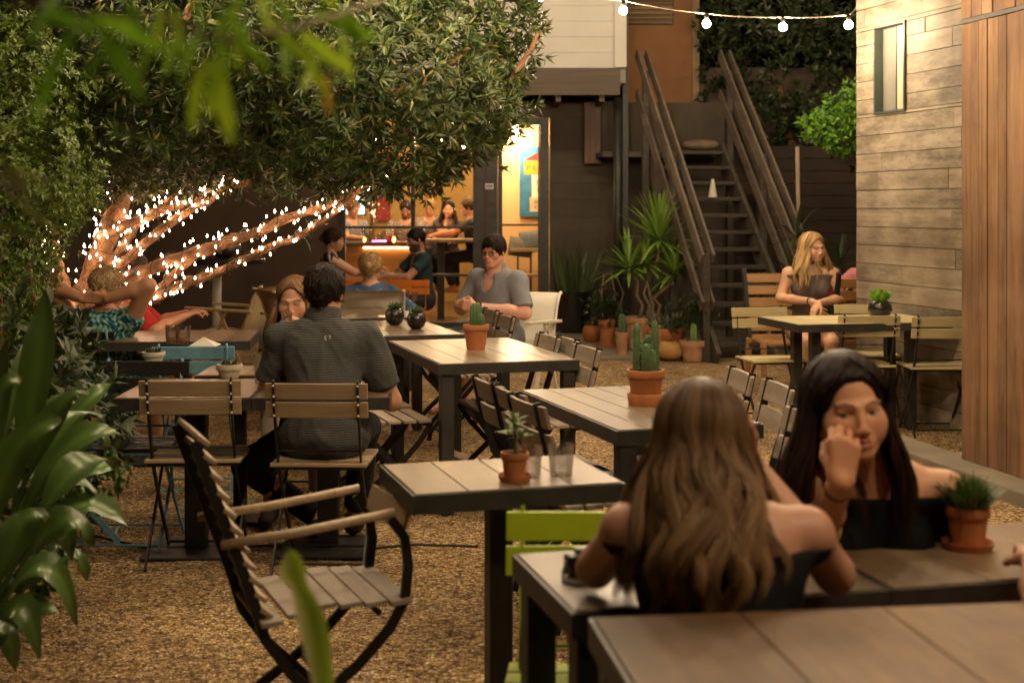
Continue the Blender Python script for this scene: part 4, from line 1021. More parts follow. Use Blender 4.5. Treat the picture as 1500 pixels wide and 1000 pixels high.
# sling armchairs
def sling(m='canvas', fm='tanframe'):
    t = thing('sling_armchair','chair','chair')
    prof = [(.30,.475),(.22,.49),(.10,.475),(-.05,.45),(-.16,.455),(-.21,.50),(-.25,.62),(-.30,.78),(-.35,.86),(-.38,.87)]
    V=[];n=len(prof)
    for dz in (0,.012):
        for y,z in prof:
            for x in (-.24,.24): V.append((x,y+ (dz if z>.5 else 0),z-dz))
    Fs=[(2*i,2*i+1,2*i+3,2*i+2) for i in range(n-1)]+[(2*n+2*i+2,2*n+2*i+3,2*n+2*i+1,2*n+2*i) for i in range(n-1)]
    for i in range(n-1): Fs += [(2*i,2*i+2,2*n+2*i+2,2*n+2*i),(2*i+3,2*i+1,2*n+2*i+1,2*n+2*i+3)]
    MB().add(V,Fs).build('sling_seat', M[m], t, 'all')
    for q in (-1,1):
        MB().tube([(q*.25,y,z) for y,z in prof],.013,8).build('side_rail', M[fm], t, 'all')
        MB().bar((q*.27,-.30,.665),(q*.27,.28,.69),.05,.022).build('armrest', M[fm], t, bevel=.005)
        MB().bar((q*.275,-.02,.67),(q*.275,-.30,0),.024,.024,(1,0,0)).build('leg', M[fm], t); MB().bar((q*.275,-.08,.67),(q*.275,.24,0),.024,.024,(1,0,0)).build('leg', M[fm], t)
    MB().tube([(-.275,-.28,.03),(.275,-.28,.03)],.010,6).build('stretcher', M[fm], t); MB().tube([(-.275,.22,.03),(.275,.22,.03)],.010,6).build('stretcher', M[fm], t)
    return t
P_sl = sling()
dup(P_sl,'tan folding armchair standing empty under the lit branches',((338-750)*11.6/F,11.6,0),R(78),'tan canvas armchairs under the tree')
dup(P_sl,'tan canvas armchair half hidden behind the sipping woman',((452-750)*11.0/F,11.0,0),R(-62),'tan canvas armchairs under the tree')
P_slw = sling('white','white')
dup(P_slw,'white armchair holding the man with glasses',(-.02,10.22,0),R(155),'white sling armchairs at the far tables')
dup(P_slw,'white armchair under the blonde in the blue top',((545-750)*11.1/F,11.05,0),R(5),'white sling armchairs at the far tables')
# big slatted armchair in the foreground
dc = thing('garden_armchair','wooden slatted garden armchair with curved dark iron legs in the foreground','chair',(-.73,3.84,0),R(-68))
bp = [(-.165,.895),(-.125,.78),(-.085,.67),(-.045,.56),(-.01,.46),(.02,.36),(.09,.26),(.20,.15),(.34,.06),(.50,0)]
fp = [(.36,.655),(.40,.60),(.41,.52),(.40,.43),(.36,.36),(.27,.27),(.15,.18),(.03,.10),(-.12,.03),(-.2,0)]
for q in (-1,1):
    MB().strip([(q*.155,y,z) for y,z in bp],.014,.028,(1,0,0)).build('leg', M['iron'], dc)
    MB().strip([(q*.175,y,z) for y,z in fp],.014,.026,(1,0,0)).build('leg', M['iron'], dc)
    MB().tube([(q*.178,-.10,.625),(q*.178,.1,.64),(q*.178,.37,.672)],.0125,10).build('armrest', M['slat'], dc, 'all')
for i in range(11):
    u=i/10*4.3; k=int(min(3,u)); f_=u-k; y=bp[k][0]*(1-f_)+bp[k+1][0]*f_; z=bp[k][1]*(1-f_)+bp[k+1][1]*f_
    MB().box((0,y+.022,z),(.33,.014,.040),Matrix.Rotation(R(25+28),3,'X')).build('backrest_slat', M['slat'], dc, bevel=.003)
for i in range(6):
    y=.03+i*.071; MB().box((0,y,.43-.010*abs(i-2)+.006*i),(.40,.060,.014),Matrix.Rotation(R(4),3,'X')).build('seat_slat', M['slat_grey'], dc, bevel=.003)
MB().box((0,.405,.645),(.36,.012,.075),Matrix.Rotation(R(-20),3,'X')).build('front_slat', M['slat'], dc, bevel=.004)
for y,z in ((.33,.40),(.06,.30),(.2,.2)): MB().tube([(-.16,y,z),(.16,y,z)],.009,6).build('stretcher', M['iron'], dc)
# dark high table under the tree
dt = thing('side_table','dark round topped high table behind the tan armchair','table',((310-750)*13/F,13.2,0))
MB().lathe([(.45,0.98),(.46,1.0),(.46,1.02),(.45,1.03),(0,1.03)],(0,0,0),28).build('tabletop', M['iron'], dt); MB().tube([(0,0,.02),(0,0,.98)],.05,12).build('post', mat('pale_post',(.4,.34,.27),.5), dt,'all'); MB().lathe([(.3,0),(.3,.02),(0,.02)],(0,0,0),24).build('base', M['iron'], dt)
ub = MB().ball((0,0,.0),.15,14,8,(1,1,.7)).build('metal_bowl', mat('dull_metal',(.25,.22,.19),.3,.9,.1,5,.05), None,'all'); ub.location=((330-750)*13.2/F,13.2,1.13); tag(ub,'upturned metal bowl on the dark high table','bowl')
# bench plank on the gravel
lb = thing('low_bench','low plank bench on dark brackets between the middle tables','bench',(-.22,7.9,0),R(28),None,.62)
MB().bx(-.075,.075,-.55,.55,.10,.13).build('seat', M['slat'], lb, bevel=.004)
for y in (-.42,.42): MB().bx(-.06,.06,y-.02,y+.02,0,.10).build('leg', M['iron'], lb)
# ------------------------------------------------------------------ pots and things on tables
def terracotta(name,label,px,py,wpx,hpx,z=.74,m='terra',saucer=False,cat='potted plant',deep=False,group=None,n=28,rimh=.22):
    q = T(px,py,z); s = F/q.y; r = wpx/2/s; h = hpx/s
    t = thing(name,label,cat,q,0,group)
    if deep=='bowl': prof=[(r*.45,0),(r*.8,h*.18),(r,h*.5),(r*.92,h*.82),(r*.72,h),(r*.64,h*.98),(r*.8,h*.7),(0,h*.7)]
    elif deep=='tall': prof=[(r*.78,0),(r*.86,h*.3),(r,h*.93),(r*1.02,h),(r*.92,h),(r*.9,h*.9),(0,h*.9)]
    else: prof=[(r*.68,0),(r*.7,.0),(r*.90,h*(1-rimh)),(r*.99,h*(1-rimh)+.001),(r,h*(1-rimh*.9)),(r*1.0,h-.003),(r*.985,h),(r*.88,h),(r*.85,h*.86),(0,h*.86)]
    MB().lathe(prof,(0,0,0),n).build('pot', M[m], t, True)
    k = .7 if deep=='bowl' else .86
    MB().lathe([(r*.8,h*k+.003),(r*.4,h*k+.010),(0,h*k+.012)],(0,0,0),n).build('soil', M['soil'], t, 'all')
    if saucer: MB().lathe([(r*.75,-.0),(r*1.05,.001),(r*1.18,.018),(r*1.12,.018),(r*.9,.004),(0,.004)],(0,0,0),n).build('saucer', M[m], t, True); 
    return t, r, h, s
def leafmesh(name, leaves, cols, parent, seg=5, fold=.25, mt=None, kind=None):
    """leaves: list of (base, dir, up, length, width, droop)"""
    V=[];Fs=[];C=[]
    for (b,d,u,L,W,dr),c in zip(leaves,cols):
        b=Vector(b); d=Vector(d).normalized(); u=Vector(u); sd=d.cross(u)
        if sd.length<1e-4: sd=d.cross(Vector((1,0,.1)))
        sd.normalize(); u=sd.cross(d).normalized(); n0=len(V); p=b.copy(); dd=d.copy()
        for i in range(seg+1):
            t=i/seg; w=W*math.sin(math.pi*min(1,(t*.9+.08)))**.8*.5 if i<seg else .0005
            uu = sd.cross(dd).normalized()
            V += [p-sd*w+uu*(w*fold), p, p+sd*w+uu*(w*fold)]; C += [c,(c[0]*1.12,c[1]*1.1,c[2]*1.1),c]
            p = p+dd*(L/seg); dd = (dd+Vector((0,0,-1))*dr/seg).normalized()
        for i in range(seg):
            a=n0+3*i; Fs += [(a,a+1,a+4,a+3),(a+1,a+2,a+5,a+4)]
    o = mesh_obj(name,[tuple(v) for v in V],np.array(Fs),mt or M['leaf'],parent,True,np.array(C)); return o
def rosette(c, n, L, W, col, tilt=(20,80), dr=.4, rng=random, jit=.25):
    lv=[];cs=[]
    for i in range(n):
        a=i*2.399+rng.random()*.4; e=R(rng.uniform(*tilt)); d=(math.cos(a)*math.cos(e),math.sin(a)*math.cos(e),math.sin(e))
        lv.append((c,d,(0,0,1),L*rng.uniform(.75,1.15),W*rng.uniform(.8,1.15),dr*rng.uniform(.5,1.5))); k=rng.uniform(1-jit,1+jit); cs.append(tuple(x*k for x in col))
    return lv,cs
def cactus_col(mb, x, y, h, r, n=8, z=0):
    pts=[(x,y,z+h*t) for t in (0,.15,.5,.85,.96,1)]; rs=[r*.85,r,r,r*.9,r*.6,r*.1]; k=n*2
    V=[];m=len(pts)
    for p,q in zip(pts,rs):
        for i in range(k):
            a=math.pi*i/n; rr=q*(1 if i%2==0 else .78); V.append((p[0]+rr*math.cos(a),p[1]+rr*math.sin(a),p[2]))
    Fs=[(i*k+j,i*k+(j+1)%k,(i+1)*k+(j+1)%k,(i+1)*k+j) for i in range(m-1) for j in range(k)]; Fs.append(tuple((m-1)*k+j for j in range(k)))
    return mb.add(V,Fs)
# cactus on the middle table
t,r,h,s = terracotta('potted_cactus','squat green cactus in a square terracotta pot on the middle table',697,512,38,37)
cactus_col(MB(),0,0,.13,.033,10,h*.9).build('cactus', M['cactus'], t, True)
for q in (-1,1): 
    mbx=MB()
cactus_col(MB(),.028,-.01,.07,.02,8,h*.9).build('cactus', M['cactus'], t, True)
t,r,h,s = terracotta('potted_cactus','tall ribbed cactus cluster in an orange terracotta pot with deep saucer',946,593,56,52)
MB().lathe([(r*.78,0),(r*.86,h*.34),(r*.95,h*.34),(r*.98,h*.30),(r*.9,0)],(0,0,0),28,True).build('saucer', M['terra'], t, True)
for (x,y,hh,rr) in ((-.045,0,.20,.016),(.045,.01,.21,.017),(0,-.02,.12,.02),(.015,.03,.15,.018),(-.02,.025,.13,.018),(.03,-.03,.10,.015)): cactus_col(MB(),x*.8,y,hh,rr,7,h*.86).build('cactus', M['cactus'], t, True)
mb=MB()
for i in range(150):
    x,y,hh,rr = random.choice(((-.036,0,.20,.016),(.036,.01,.21,.017),(0,-.02,.12,.02),(.012,.03,.15,.018))); a=random.random()*6.28; z=h*.86+random.random()*hh
    mb.bar((x+rr*.9*math.cos(a),y+rr*.9*math.sin(a),z),(x+(rr+.008)*math.cos(a),y+(rr+.008)*math.sin(a),z+.003),.0009,.0009)
o=mb.build('spine', M['white'], t); o['kind']='stuff'
# small succulent on pedestal table
t,r,h,s = terracotta('potted_succulent','small leafy succulent in a terracotta pot beside two tumblers',754,704,42,42,saucer=True)
st_=MB().tube([(0,0,h*.8),(.006,0,h+.02),(0,.004,h+.06)],[.007,.006,.005],8).build('stem', M['stem'], t,'all')
lv=[];cs=[]
for (c,n_) in (((0,0,h+.065),16),((.018,-.01,h+.04),10),((-.015,.008,h+.045),10),((.0,.0,h+.085),8)):
    a,b=rosette(c,n_,.042,.016,(.18,.26,.085),(-5,65),.3); lv+=a; cs+=b
leafmesh('leaves',lv,cs,t,4,.3)
# grassy plant on the right table
t,r,h,s = terracotta('potted_plant','fuzzy green plant in a terracotta pot at the right edge table',1418,803,64,62,saucer=True)
lv=[];cs=[]
for i in range(420):
    a=random.random()*6.28; q=math.sqrt(random.random())*r*.8; e=R(random.uniform(45,90)); g=random.uniform(.6,1.3)
    lv.append(((q*math.cos(a),q*math.sin(a),h*.9),(math.cos(a)*math.cos(e),math.sin(a)*math.cos(e),math.sin(e)),(0,0,1),random.uniform(.04,.085),.006,.5)); cs.append((.06*g,.115*g,.022*g))
leafmesh('leaves',lv,cs,t,3,.2)
# tumblers
def tumbler(px,py,wpx,hpx,label,z=.74,name='tumbler',fill=None,group=None,th=.0025):
    q=T(px,py,z); s=F/q.y; r=wpx/2/s; h=hpx/s
    t=thing(name,label,'glass',q+Vector((0,0,.0005)),0,group)
    MB().lathe([(r*.80,0),(r*.83,.004),(r,h-.002),(r-th*.5,h),(r-th,h-.002),(r*.83-th,.009),(0.0001,.007)],(0,0,0),32).build('cup', M['glass'], t, 'all')
    if fill:
        m_,fz=fill; MB().lathe([(0.0001,.010),(r*.83-th*1.3,.0105),(r*(.83+.17*fz)-th*1.3,h*fz),(0.0001,h*fz)],(0,0,0),28).build('drink', m_, t, 'all')
    return t
tumbler(777,699,36,46,'clear plastic tumbler right beside the small succulent',group='empty tumblers on the pedestal table')
tumbler(822,696,40,46,'clear plastic tumbler at the right, farther from the succulent',group='empty tumblers on the pedestal table')
M['beer'] = mat('orange_beer',(.75,.30,.02),.15,0,.05,4,0); M['milk']=mat('pale_drink',(.5,.4,.28),.3,0,.05,4,0)
tumbler(253,503,23,27,'short glass of orange beer, left of the pair',fill=(M['beer'],.3),group='beer glasses by the blue chair')
tumbler(268,504,23,27,'short glass of orange beer, right of the pair',fill=(M['beer'],.3),group='beer glasses by the blue chair')
tumbler(380,561,16,44,'tall clear glass on the left table before the polo man',z=.71,name='highball_glass',fill=(M['milk'],.55))
tumbler(596,441,9,15,'small clear tumbler left of the two on the far table',group='tumblers on the far table')
tumbler(607,442,9,15,'small clear tumbler right of the two on the far table',group='tumblers on the far table')
tumbler(500,430,8,14,'clear tumbler in front of the dark haired bun woman')
nap = MB().add([(-.07,-.05,0),(.08,-.06,0),(.09,.05,0),(-.05,.06,0),(0,0,.045),(-.07,-.05,.002)],[(0,1,4),(1,2,4),(2,3,4),(3,0,4)]).build('napkin', M['white']); nap.location = T(298,506,.74)+Vector((0,0,.002)); tag(nap,'crumpled white napkin beside the beer glasses','napkin')
# bowls
for px,py,l in ((578,476,'round black bowl of succulents, left of the two'),(610,482,'round black bowl of succulents, right of the two')):
    t,r,h,s = terracotta('succulent_bowl',l,px,py,29,24,m='blackpot',deep='bowl',group='black succulent bowls')
    lv=[];cs=[]
    for i in range(9):
        a=i*.8; c=(math.cos(a)*r*.55*(i%3)/2,math.sin(a)*r*.55*(i%3)/2,h*.95); x,y=rosette(c,9,.05,.016,(.12,.18,.06),(10,80),.2); lv+=x; cs+=y
    leafmesh('leaves',lv,cs,t,3,.3)
t,r,h,s = terracotta('succulent_bowl','low black bowl of bright green leaves on the right table',1289,467,36,26,m='blackpot',deep='bowl')
lv,cs=[],[]
for i in range(8):
    a=i*.8; x,y=rosette((math.cos(a)*r*.4,math.sin(a)*r*.4,h*.9),9,.10,.034,(.16,.34,.03),(40,85),.3); lv+=x; cs+=y
leafmesh('leaves',lv,cs,t,4,.3)
for px,py,l in ((225,531,'small cream pot of succulent beside the turquoise dress'),(336,553,'cream pot of succulent on the left table in front of the blue chair')):
    t,r,h,s = terracotta('succulent_pot',l,px,py,34 if px<300 else 38,16 if px<300 else 20,z=.74 if px<300 else .71,m='cream',group='cream succulent pots',rimh=.4)
    lv,cs=[],[]
    for i in range(7):
        a=i*.9; x,y=rosette((math.cos(a)*r*.5,math.sin(a)*r*.5,h*.9),8,.028,.010,(.06,.07,.035),(20,80),.2); lv+=x; cs+=y
    leafmesh('leaves',lv,cs,t,3,.3)
# camera on the near table
cmr = thing('handheld_camera','small black camera with a strap lying on the near table','camera',T(852,842,.74),R(25),None,.62)
MB().bx(-.055,.055,-.03,.03,.003,.075).build('casing', M['black'], cmr, bevel=.008); MB().tube([(0,-.03,.038),(0,-.075,.038)],[.03,.027],20).build('lens', M['black'], cmr, True); MB().bx(-.02,.02,-.02,.02,.076,.092).build('viewfinder', M['black'], cmr, bevel=.004)
MB().tube([(-.055,0,.06),(-.085,-.03,.03),(-.105,-.07,.006),(-.08,-.12,.006),(-.03,-.15,.006),(.02,-.13,.006)],.005,8).build('strap', M['rubber'], cmr,'all')
# irrigation cable along the ground
pts=[T(x,y,.008) for x,y in ((120,780),(215,802),(330,800),(420,798),(520,805),(610,797),(700,800))]
cb = MB().tube(pts,.006,6).build('cable', M['rubber'], None,'all'); tag(cb,'thin black cable lying across the gravel behind the armchair','cable')
# ------------------------------------------------------------------ foliage clouds
def cloud(name, centers, normals, n_per, L, W, cols, parent, mat_=None, tilt=(5,75), fold=.18, bright=None):
    """whorls of pointed leaves: each leaf 2 quads (folded along midrib)"""
    K=len(centers); n=K*n_per
    c=np.repeat(centers,n_per,0); nr=np.repeat(normals,n_per,0)
    a=RN.rand(n)*6.28; e=np.radians(RN.uniform(tilt[0],tilt[1],n))
    t1=np.cross(nr,[0,0,1.]); bad=np.linalg.norm(t1,axis=1)<.1; t1[bad]=[1,0,0]; t1/=np.linalg.norm(t1,axis=1,keepdims=True); t2=np.cross(nr,t1)
    d=(t1*np.cos(a)[:,None]+t2*np.sin(a)[:,None])*np.cos(e)[:,None]+nr*np.sin(e)[:,None]
    d/=np.linalg.norm(d,axis=1,keepdims=True)
    sd=np.cross(d,nr); sd/=np.linalg.norm(sd,axis=1,keepdims=True)+1e-9; up=np.cross(sd,d)
    l=(L*RN.uniform(.65,1.2,n))[:,None]; w=(W*RN.uniform(.75,1.2,n))[:,None]*.5
    b=c+d*l*.05; m1=c+d*l*.5; tip=c+d*l-up*l*.10
    V=np.stack([b, m1-sd*w+up*w*fold*2, m1+up*l*.03, m1+sd*w+up*w*fold*2, tip],1).reshape(-1,3)
    k=np.arange(n)[:,None]*5
    Q=np.concatenate([k+np.array([[0,1,2,2]])[:,:3], k+np.array([[1,4,2]]), k+np.array([[0,2,3]]), k+np.array([[2,4,3]])])
    cc=np.array(cols)[RN.randint(0,len(cols),n)]*RN.uniform(.65,1.35,(n,1)); cc=np.clip(cc,0,1)
    return mesh_obj(name, V, Q.astype(np.int32), mat_ or M['leaf'], parent, False, np.repeat(cc,5,0))
def blobpts(blobs, per_m2, seed=0, shell=(.72,1.03), lo=None):
    rs=np.random.RandomState(seed); C=[];Nn=[]
    for (px,py,Y,r) in blobs:
        c=np.array(P(px,py,Y)); n=int(per_m2*4*3.14*r*r)
        d=rs.randn(n,3); d/=np.linalg.norm(d,axis=1,keepdims=True); q=rs.uniform(shell[0],shell[1],(n,1))*(1+.12*np.sin(d[:,:1]*9+d[:,2:]*7+px))
        C.append(c+d*r*q*np.array([1,1,.85])); Nn.append(d)
    C=np.concatenate(C); Nn=np.concatenate(Nn)
    keep=np.ones(len(C),bool)
    for (px,py,Y,r) in blobs:     # drop points buried deep in another blob
        c=np.array(P(px,py,Y)); keep &= np.linalg.norm((C-c)/np.array([1,1,.85]),axis=1)>r*.66
    return C[keep],(Nn+np.array([0,-.15,.35]))[keep]/np.linalg.norm((Nn+np.array([0,-.15,.35]))[keep],axis=1,keepdims=True)
# main tree ---------------------------------------------------------
tree = thing('tree','broad leafy tree whose bare branches are wrapped in fairy lights','tree',(-2.85,9.4,0))
TO = np.array([-2.85,9.4,0])
blobs=[(60,60,8.4,.62),(150,20,8.0,.6),(140,130,8.6,.6),(230,150,8.4,.55),(240,60,8.2,.6),(330,40,8.2,.55),(330,140,8.4,.55),(300,205,8.8,.38),(390,190,8.6,.42),(420,100,8.3,.55),(430,20,8.2,.55),
 (500,60,8.1,.5),(500,150,8.1,.5),(470,215,8.3,.36),(560,110,8.0,.5),(560,20,8.2,.5),(575,190,8.1,.42),(620,60,8.3,.45),(640,150,8.2,.4),(600,235,8.4,.28),(530,240,8.6,.25),(665,205,8.5,.24),(690,110,8.6,.30),(690,20,8.6,.36),(715,165,8.5,.22),(725,185,8.6,.16),(735,30,8.8,.26),
 (180,225,9.0,.32),(100,210,8.8,.4),(20,150,8.6,.55),(0,30,8.4,.6),(400,240,9.0,.25),(230,240,9.1,.22),(640,240,8.6,.14),(755,110,8.6,.10),(780,70,8.6,.07)]
C,Nn=blobpts(blobs,112,3)
C=np.concatenate([C,[np.array(P(x,y,8.55)) for x,y in ((770,95),(778,75),(786,58),(792,45),(762,110),(745,200),(750,150),(742,215),(560,262),(505,258),(455,335),(448,350),(380,292),(540,275))]]); Nn=np.concatenate([Nn,np.tile([.5,-.4,.6],(14,1))])
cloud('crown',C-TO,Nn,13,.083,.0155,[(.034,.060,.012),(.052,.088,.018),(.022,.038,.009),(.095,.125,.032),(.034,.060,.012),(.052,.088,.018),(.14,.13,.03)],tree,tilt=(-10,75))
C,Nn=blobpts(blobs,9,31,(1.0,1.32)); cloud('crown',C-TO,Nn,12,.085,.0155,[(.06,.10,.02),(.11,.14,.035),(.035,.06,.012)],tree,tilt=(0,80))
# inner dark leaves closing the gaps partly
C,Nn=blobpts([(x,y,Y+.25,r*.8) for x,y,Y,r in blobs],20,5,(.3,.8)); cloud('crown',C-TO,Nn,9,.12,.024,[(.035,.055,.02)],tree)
def branch(pts,r0,r1,parent,name='limb',bend=.03,n=9,org=TO):
    Q=[];rs=[];m=len(pts)
    P3=[Vector(P(*p)) for p in pts]
    for i in range(m-1):
        for k in range(6):
            t=k/6; a=P3[max(i-1,0)];b=P3[i];c=P3[i+1];d=P3[min(i+2,m-1)]
            q=.5*((2*b)+(c-a)*t+(2*a-5*b+4*c-d)*t*t+(3*b-a-3*c+d)*t**3); Q.append(q)
    Q.append(P3[-1]); L=len(Q); rr=random.Random(int(pts[0][0]*7+pts[-1][1]))
    for i in range(L): rs.append((r0+(r1-r0)*i/(L-1))*rr.uniform(.86,1.14)); Q[i]=Q[i]+Vector((rr.uniform(-1,1),rr.uniform(-1,1),rr.uniform(-1,1)))*bend*.3
    MB().tube([q-Vector(org) for q in Q],rs,n).build(name,M['bark'],parent,'all'); return Q,rs
BR={}
BR['trunk']=branch([(95,540,9.3),(110,470,9.3),(135,400,9.3),(160,340,9.3),(185,270,9.4),(200,180,9.5)],.095,.06,tree,'trunk')
BR[1]=branch([(150,420,9.2),(205,400,9.0),(265,378,8.8),(340,352,8.6),(420,322,8.5),(500,290,8.5),(560,250,8.5),(600,180,8.4)],.046,.018,tree)
BR[2]=branch([(160,452,9.1),(225,438,8.8),(270,416,8.6),(325,396,8.5),(380,368,8.4),(440,345,8.4),(500,302,8.4),(540,255,8.4),(560,180,8.3)],.034,.013,tree)
BR[3]=branch([(150,345,9.3),(210,320,9.1),(290,290,8.9),(370,262,8.8),(440,200,8.6)],.036,.018,tree)
BR[4]=branch([(165,400,9.2),(210,360,9.0),(262,318,8.9),(310,290,8.8),(350,250,8.8)],.038,.016,tree)
BR[5]=branch([(225,432,8.8),(262,395,8.8),(305,362,8.8),(345,345,8.8)],.032,.02,tree)
BR[6]=branch([(110,460,9.3),(85,400,9.2),(80,340,9.1),(110,270,9.0)],.055,.03,tree)
BR[7]=branch([(140,420,9.3),(175,370,9.4),(200,330,9.6),(240,300,9.8),(270,270,9.8)],.04,.02,tree)
for pts in ([(150,30,8.6),(250,0,8.6),(290,-30,8.6)],[(350,110,8.2),(400,85,8.2),(450,60,8.2)],[(700,180,8.5),(745,120,8.5),(790,50,8.5)],[(560,140,7.9),(620,120,7.9),(690,70,8.1)],[(270,30,7.7),(285,0,7.7),(300,-30,7.7)]): branch(pts,.022,.012,tree,'twig')
# fairy lights ------------------------------------------------------
M['fairy']=emit('fairy_bulb',(1,.60,.36),62.0); M['wire']=mat('green_wire',(.03,.035,.02),.6,0,.1,5,0)
def fairy(key,label,n,turns,lo=0,hi=1,off=.02,seed=1):
    Q,rs=BR[key]; rr=random.Random(seed); t=thing('fairy_light_string',label,'string lights',Q[0],0,'fairy light strings on the tree')
    O=Q[0]; path=[]; K=int(turns*9)
    for i in range(K+1):
        u=lo+(hi-lo)*i/K; f=u*(len(Q)-1); k=min(int(f),len(Q)-2); p=Q[k].lerp(Q[k+1],f-k); r=rs[k]+off*.5+.004; d,s_,uu=frame_of(Q[k+1]-Q[k]); a=i/9*6.28
        path.append(p+(s_*math.cos(a)+uu*math.sin(a))*r-O)
    MB().tube(path,.003,4).build('wire',M['wire'],t)
    for i in range(n):
        k=rr.randrange(1,len(path)); f=rr.random(); p=path[k-1].lerp(path[k],f); c=Q[0]*0
        dz=Vector((rr.uniform(-.03,.03),rr.uniform(-.05,.005),rr.uniform(-.035,.045)))
        b=MB().lathe([(.0001,-.006),(.0042,-.003),(.0050,0),(.0035,.007),(.0001,.016)],(0,0,0),6).build('bulb',M['fairy'],t,'all'); b.location=p+dz
fairy(1,'string of fairy lights wound along the longest lit branch',82,16,.05,.86,seed=1)
fairy(2,'string of fairy lights wound along the lowest lit branch',72,17,.0,.86,seed=2)
fairy(3,'string of fairy lights on the topmost lit branch under the leaves',56,11,0,.75,seed=3)
fairy(4,'string of fairy lights on the steep branch near the trunk',56,10,0,.9,seed=4)
fairy(5,'short string of fairy lights on the small crossing branch',14,5,0,.9,seed=5)
fairy('trunk','string of fairy lights wrapped round the tree trunk',72,12,.15,.80,off=.05,seed=6)
fairy(6,'string of fairy lights on the leftmost limb among the leaves',42,8,0,.9,seed=7)
fairy(7,'string of fairy lights on the back limb behind the others',39,9,0,.9,seed=8)
# a few specks of light deep in the crown edge
# globe string lights -----------------------------------------------
M['globe']=emit('globe_bulb',(1,.72,.42),1.0); GL=M['globe']
def festoon(label,pts,n,sag=.0,bulbs=None):
    A,B=Vector(pts[0]),Vector(pts[-1]); t=thing('globe_light_string',label,'string lights',A,0,'strings of globe bulbs over the patio')
    if bulbs is None: bulbs=[(i+.5)/n for i in range(n)]; pos=[A.lerp(B,u)-Vector((0,0,sag*4*u*(1-u))) for u in bulbs]
    else: pos=bulbs
    line=[A]
    allp=[A]+pos+[B]
    for a,b in zip(allp,allp[1:]):
        for k in (1,2,3): q=a.lerp(b,k/4); q.z-=.018*math.sin(math.pi*k/4)*(b-a).length; line.append(q)
        line.append(b)
    line=[q-A+Vector((0,0,.075)) for q in line]
    MB().tube(line,.0045,6).build('cable',M['cablepale'],t,'all')
    MB().tube([A-A+Vector((0,0,.12)),(B-A)/2+Vector((0,0,.10-sag)),B-A+Vector((0,0,.12))],.002,5).build('support_wire',M['cablepale'],t,'all')
    for p in pos:
        b=MB().ball((0,0,0),.030,12,8).build('bulb',M['globe'],t,'all'); b.location=p-A
        s_=MB().lathe([(.014,.028),(.016,.03),(.014,.075),(.004,.08),(.0001,.08)],(0,0,0),10).build('socket',M['black'],b,'all')
M['cablepale']=mat('pale_cable',(.35,.28,.2),.5,0,.1,5,0)
pos=[P(x,y,Y) for x,y,Y in ((700,-18,10.2),(790,-4,10.3),(913,16,10.4),(1035,35,10.5),(1147,40,10.7),(1243,37,10.2))]
festoon('string of glowing globe bulbs ending at the grey board wall',[P(560,-40,10.0),P(1256,20,11.25)],0,0,pos)
for lab,a,b,n in (('unseen string of globe bulbs added high up to light the stair',(-1.2,14.2,4.1),(5.0,13.6,4.2),7),('string of globe bulbs overhead above the middle tables',(2.45,8.0,3.15),(-2.1,6.9,3.35),7),('string of globe bulbs overhead above the near tables',(2.8,5.4,3.1),(-1.7,4.6,3.25),7),('string of globe bulbs overhead above the camera',(3.0,2.2,3.0),(.1,1.9,3.1),4)):  # the stair string is added out of view to brighten the back
    festoon(lab,[a,b],n,.22)
# left fine leaved shrubs -------------------------------------------
sh=thing('feathery_shrub','feathery light green shrub filling the upper left edge','shrub',(-2.7,6.8,0)); SO=np.array([-2.7,6.8,0])
bl=[(30,140,6.6,.30),(10,240,6.4,.42),(60,260,6.9,.30),(15,350,7.2,.34),(80,310,7.6,.20),(-30,350,6.5,.35),(-25,430,6.7,.3),(100,280,7.6,.20),(40,400,7.9,.18),(-10,480,7.0,.25),(0,80,6.6,.3),(10,540,7.8,.2),(-10,560,7.0,.22)]
C,Nn=blobpts(bl,330,8,(.55,1.05)); cloud('leaves',C-SO,Nn,11,.034,.012,[(.095,.15,.016),(.06,.10,.014),(.13,.19,.022)],sh,tilt=(-10,60))
for pts in ([(40,640,7),(50,520,7),(45,400,6.9),(30,250,6.6)],[(20,640,6.8),(0,500,6.7),(0,350,6.5)],[(40,600,7.6),(55,480,7.8),(100,340,7.8)]): branch(pts,.018,.008,sh,'stem',.02,6,SO)
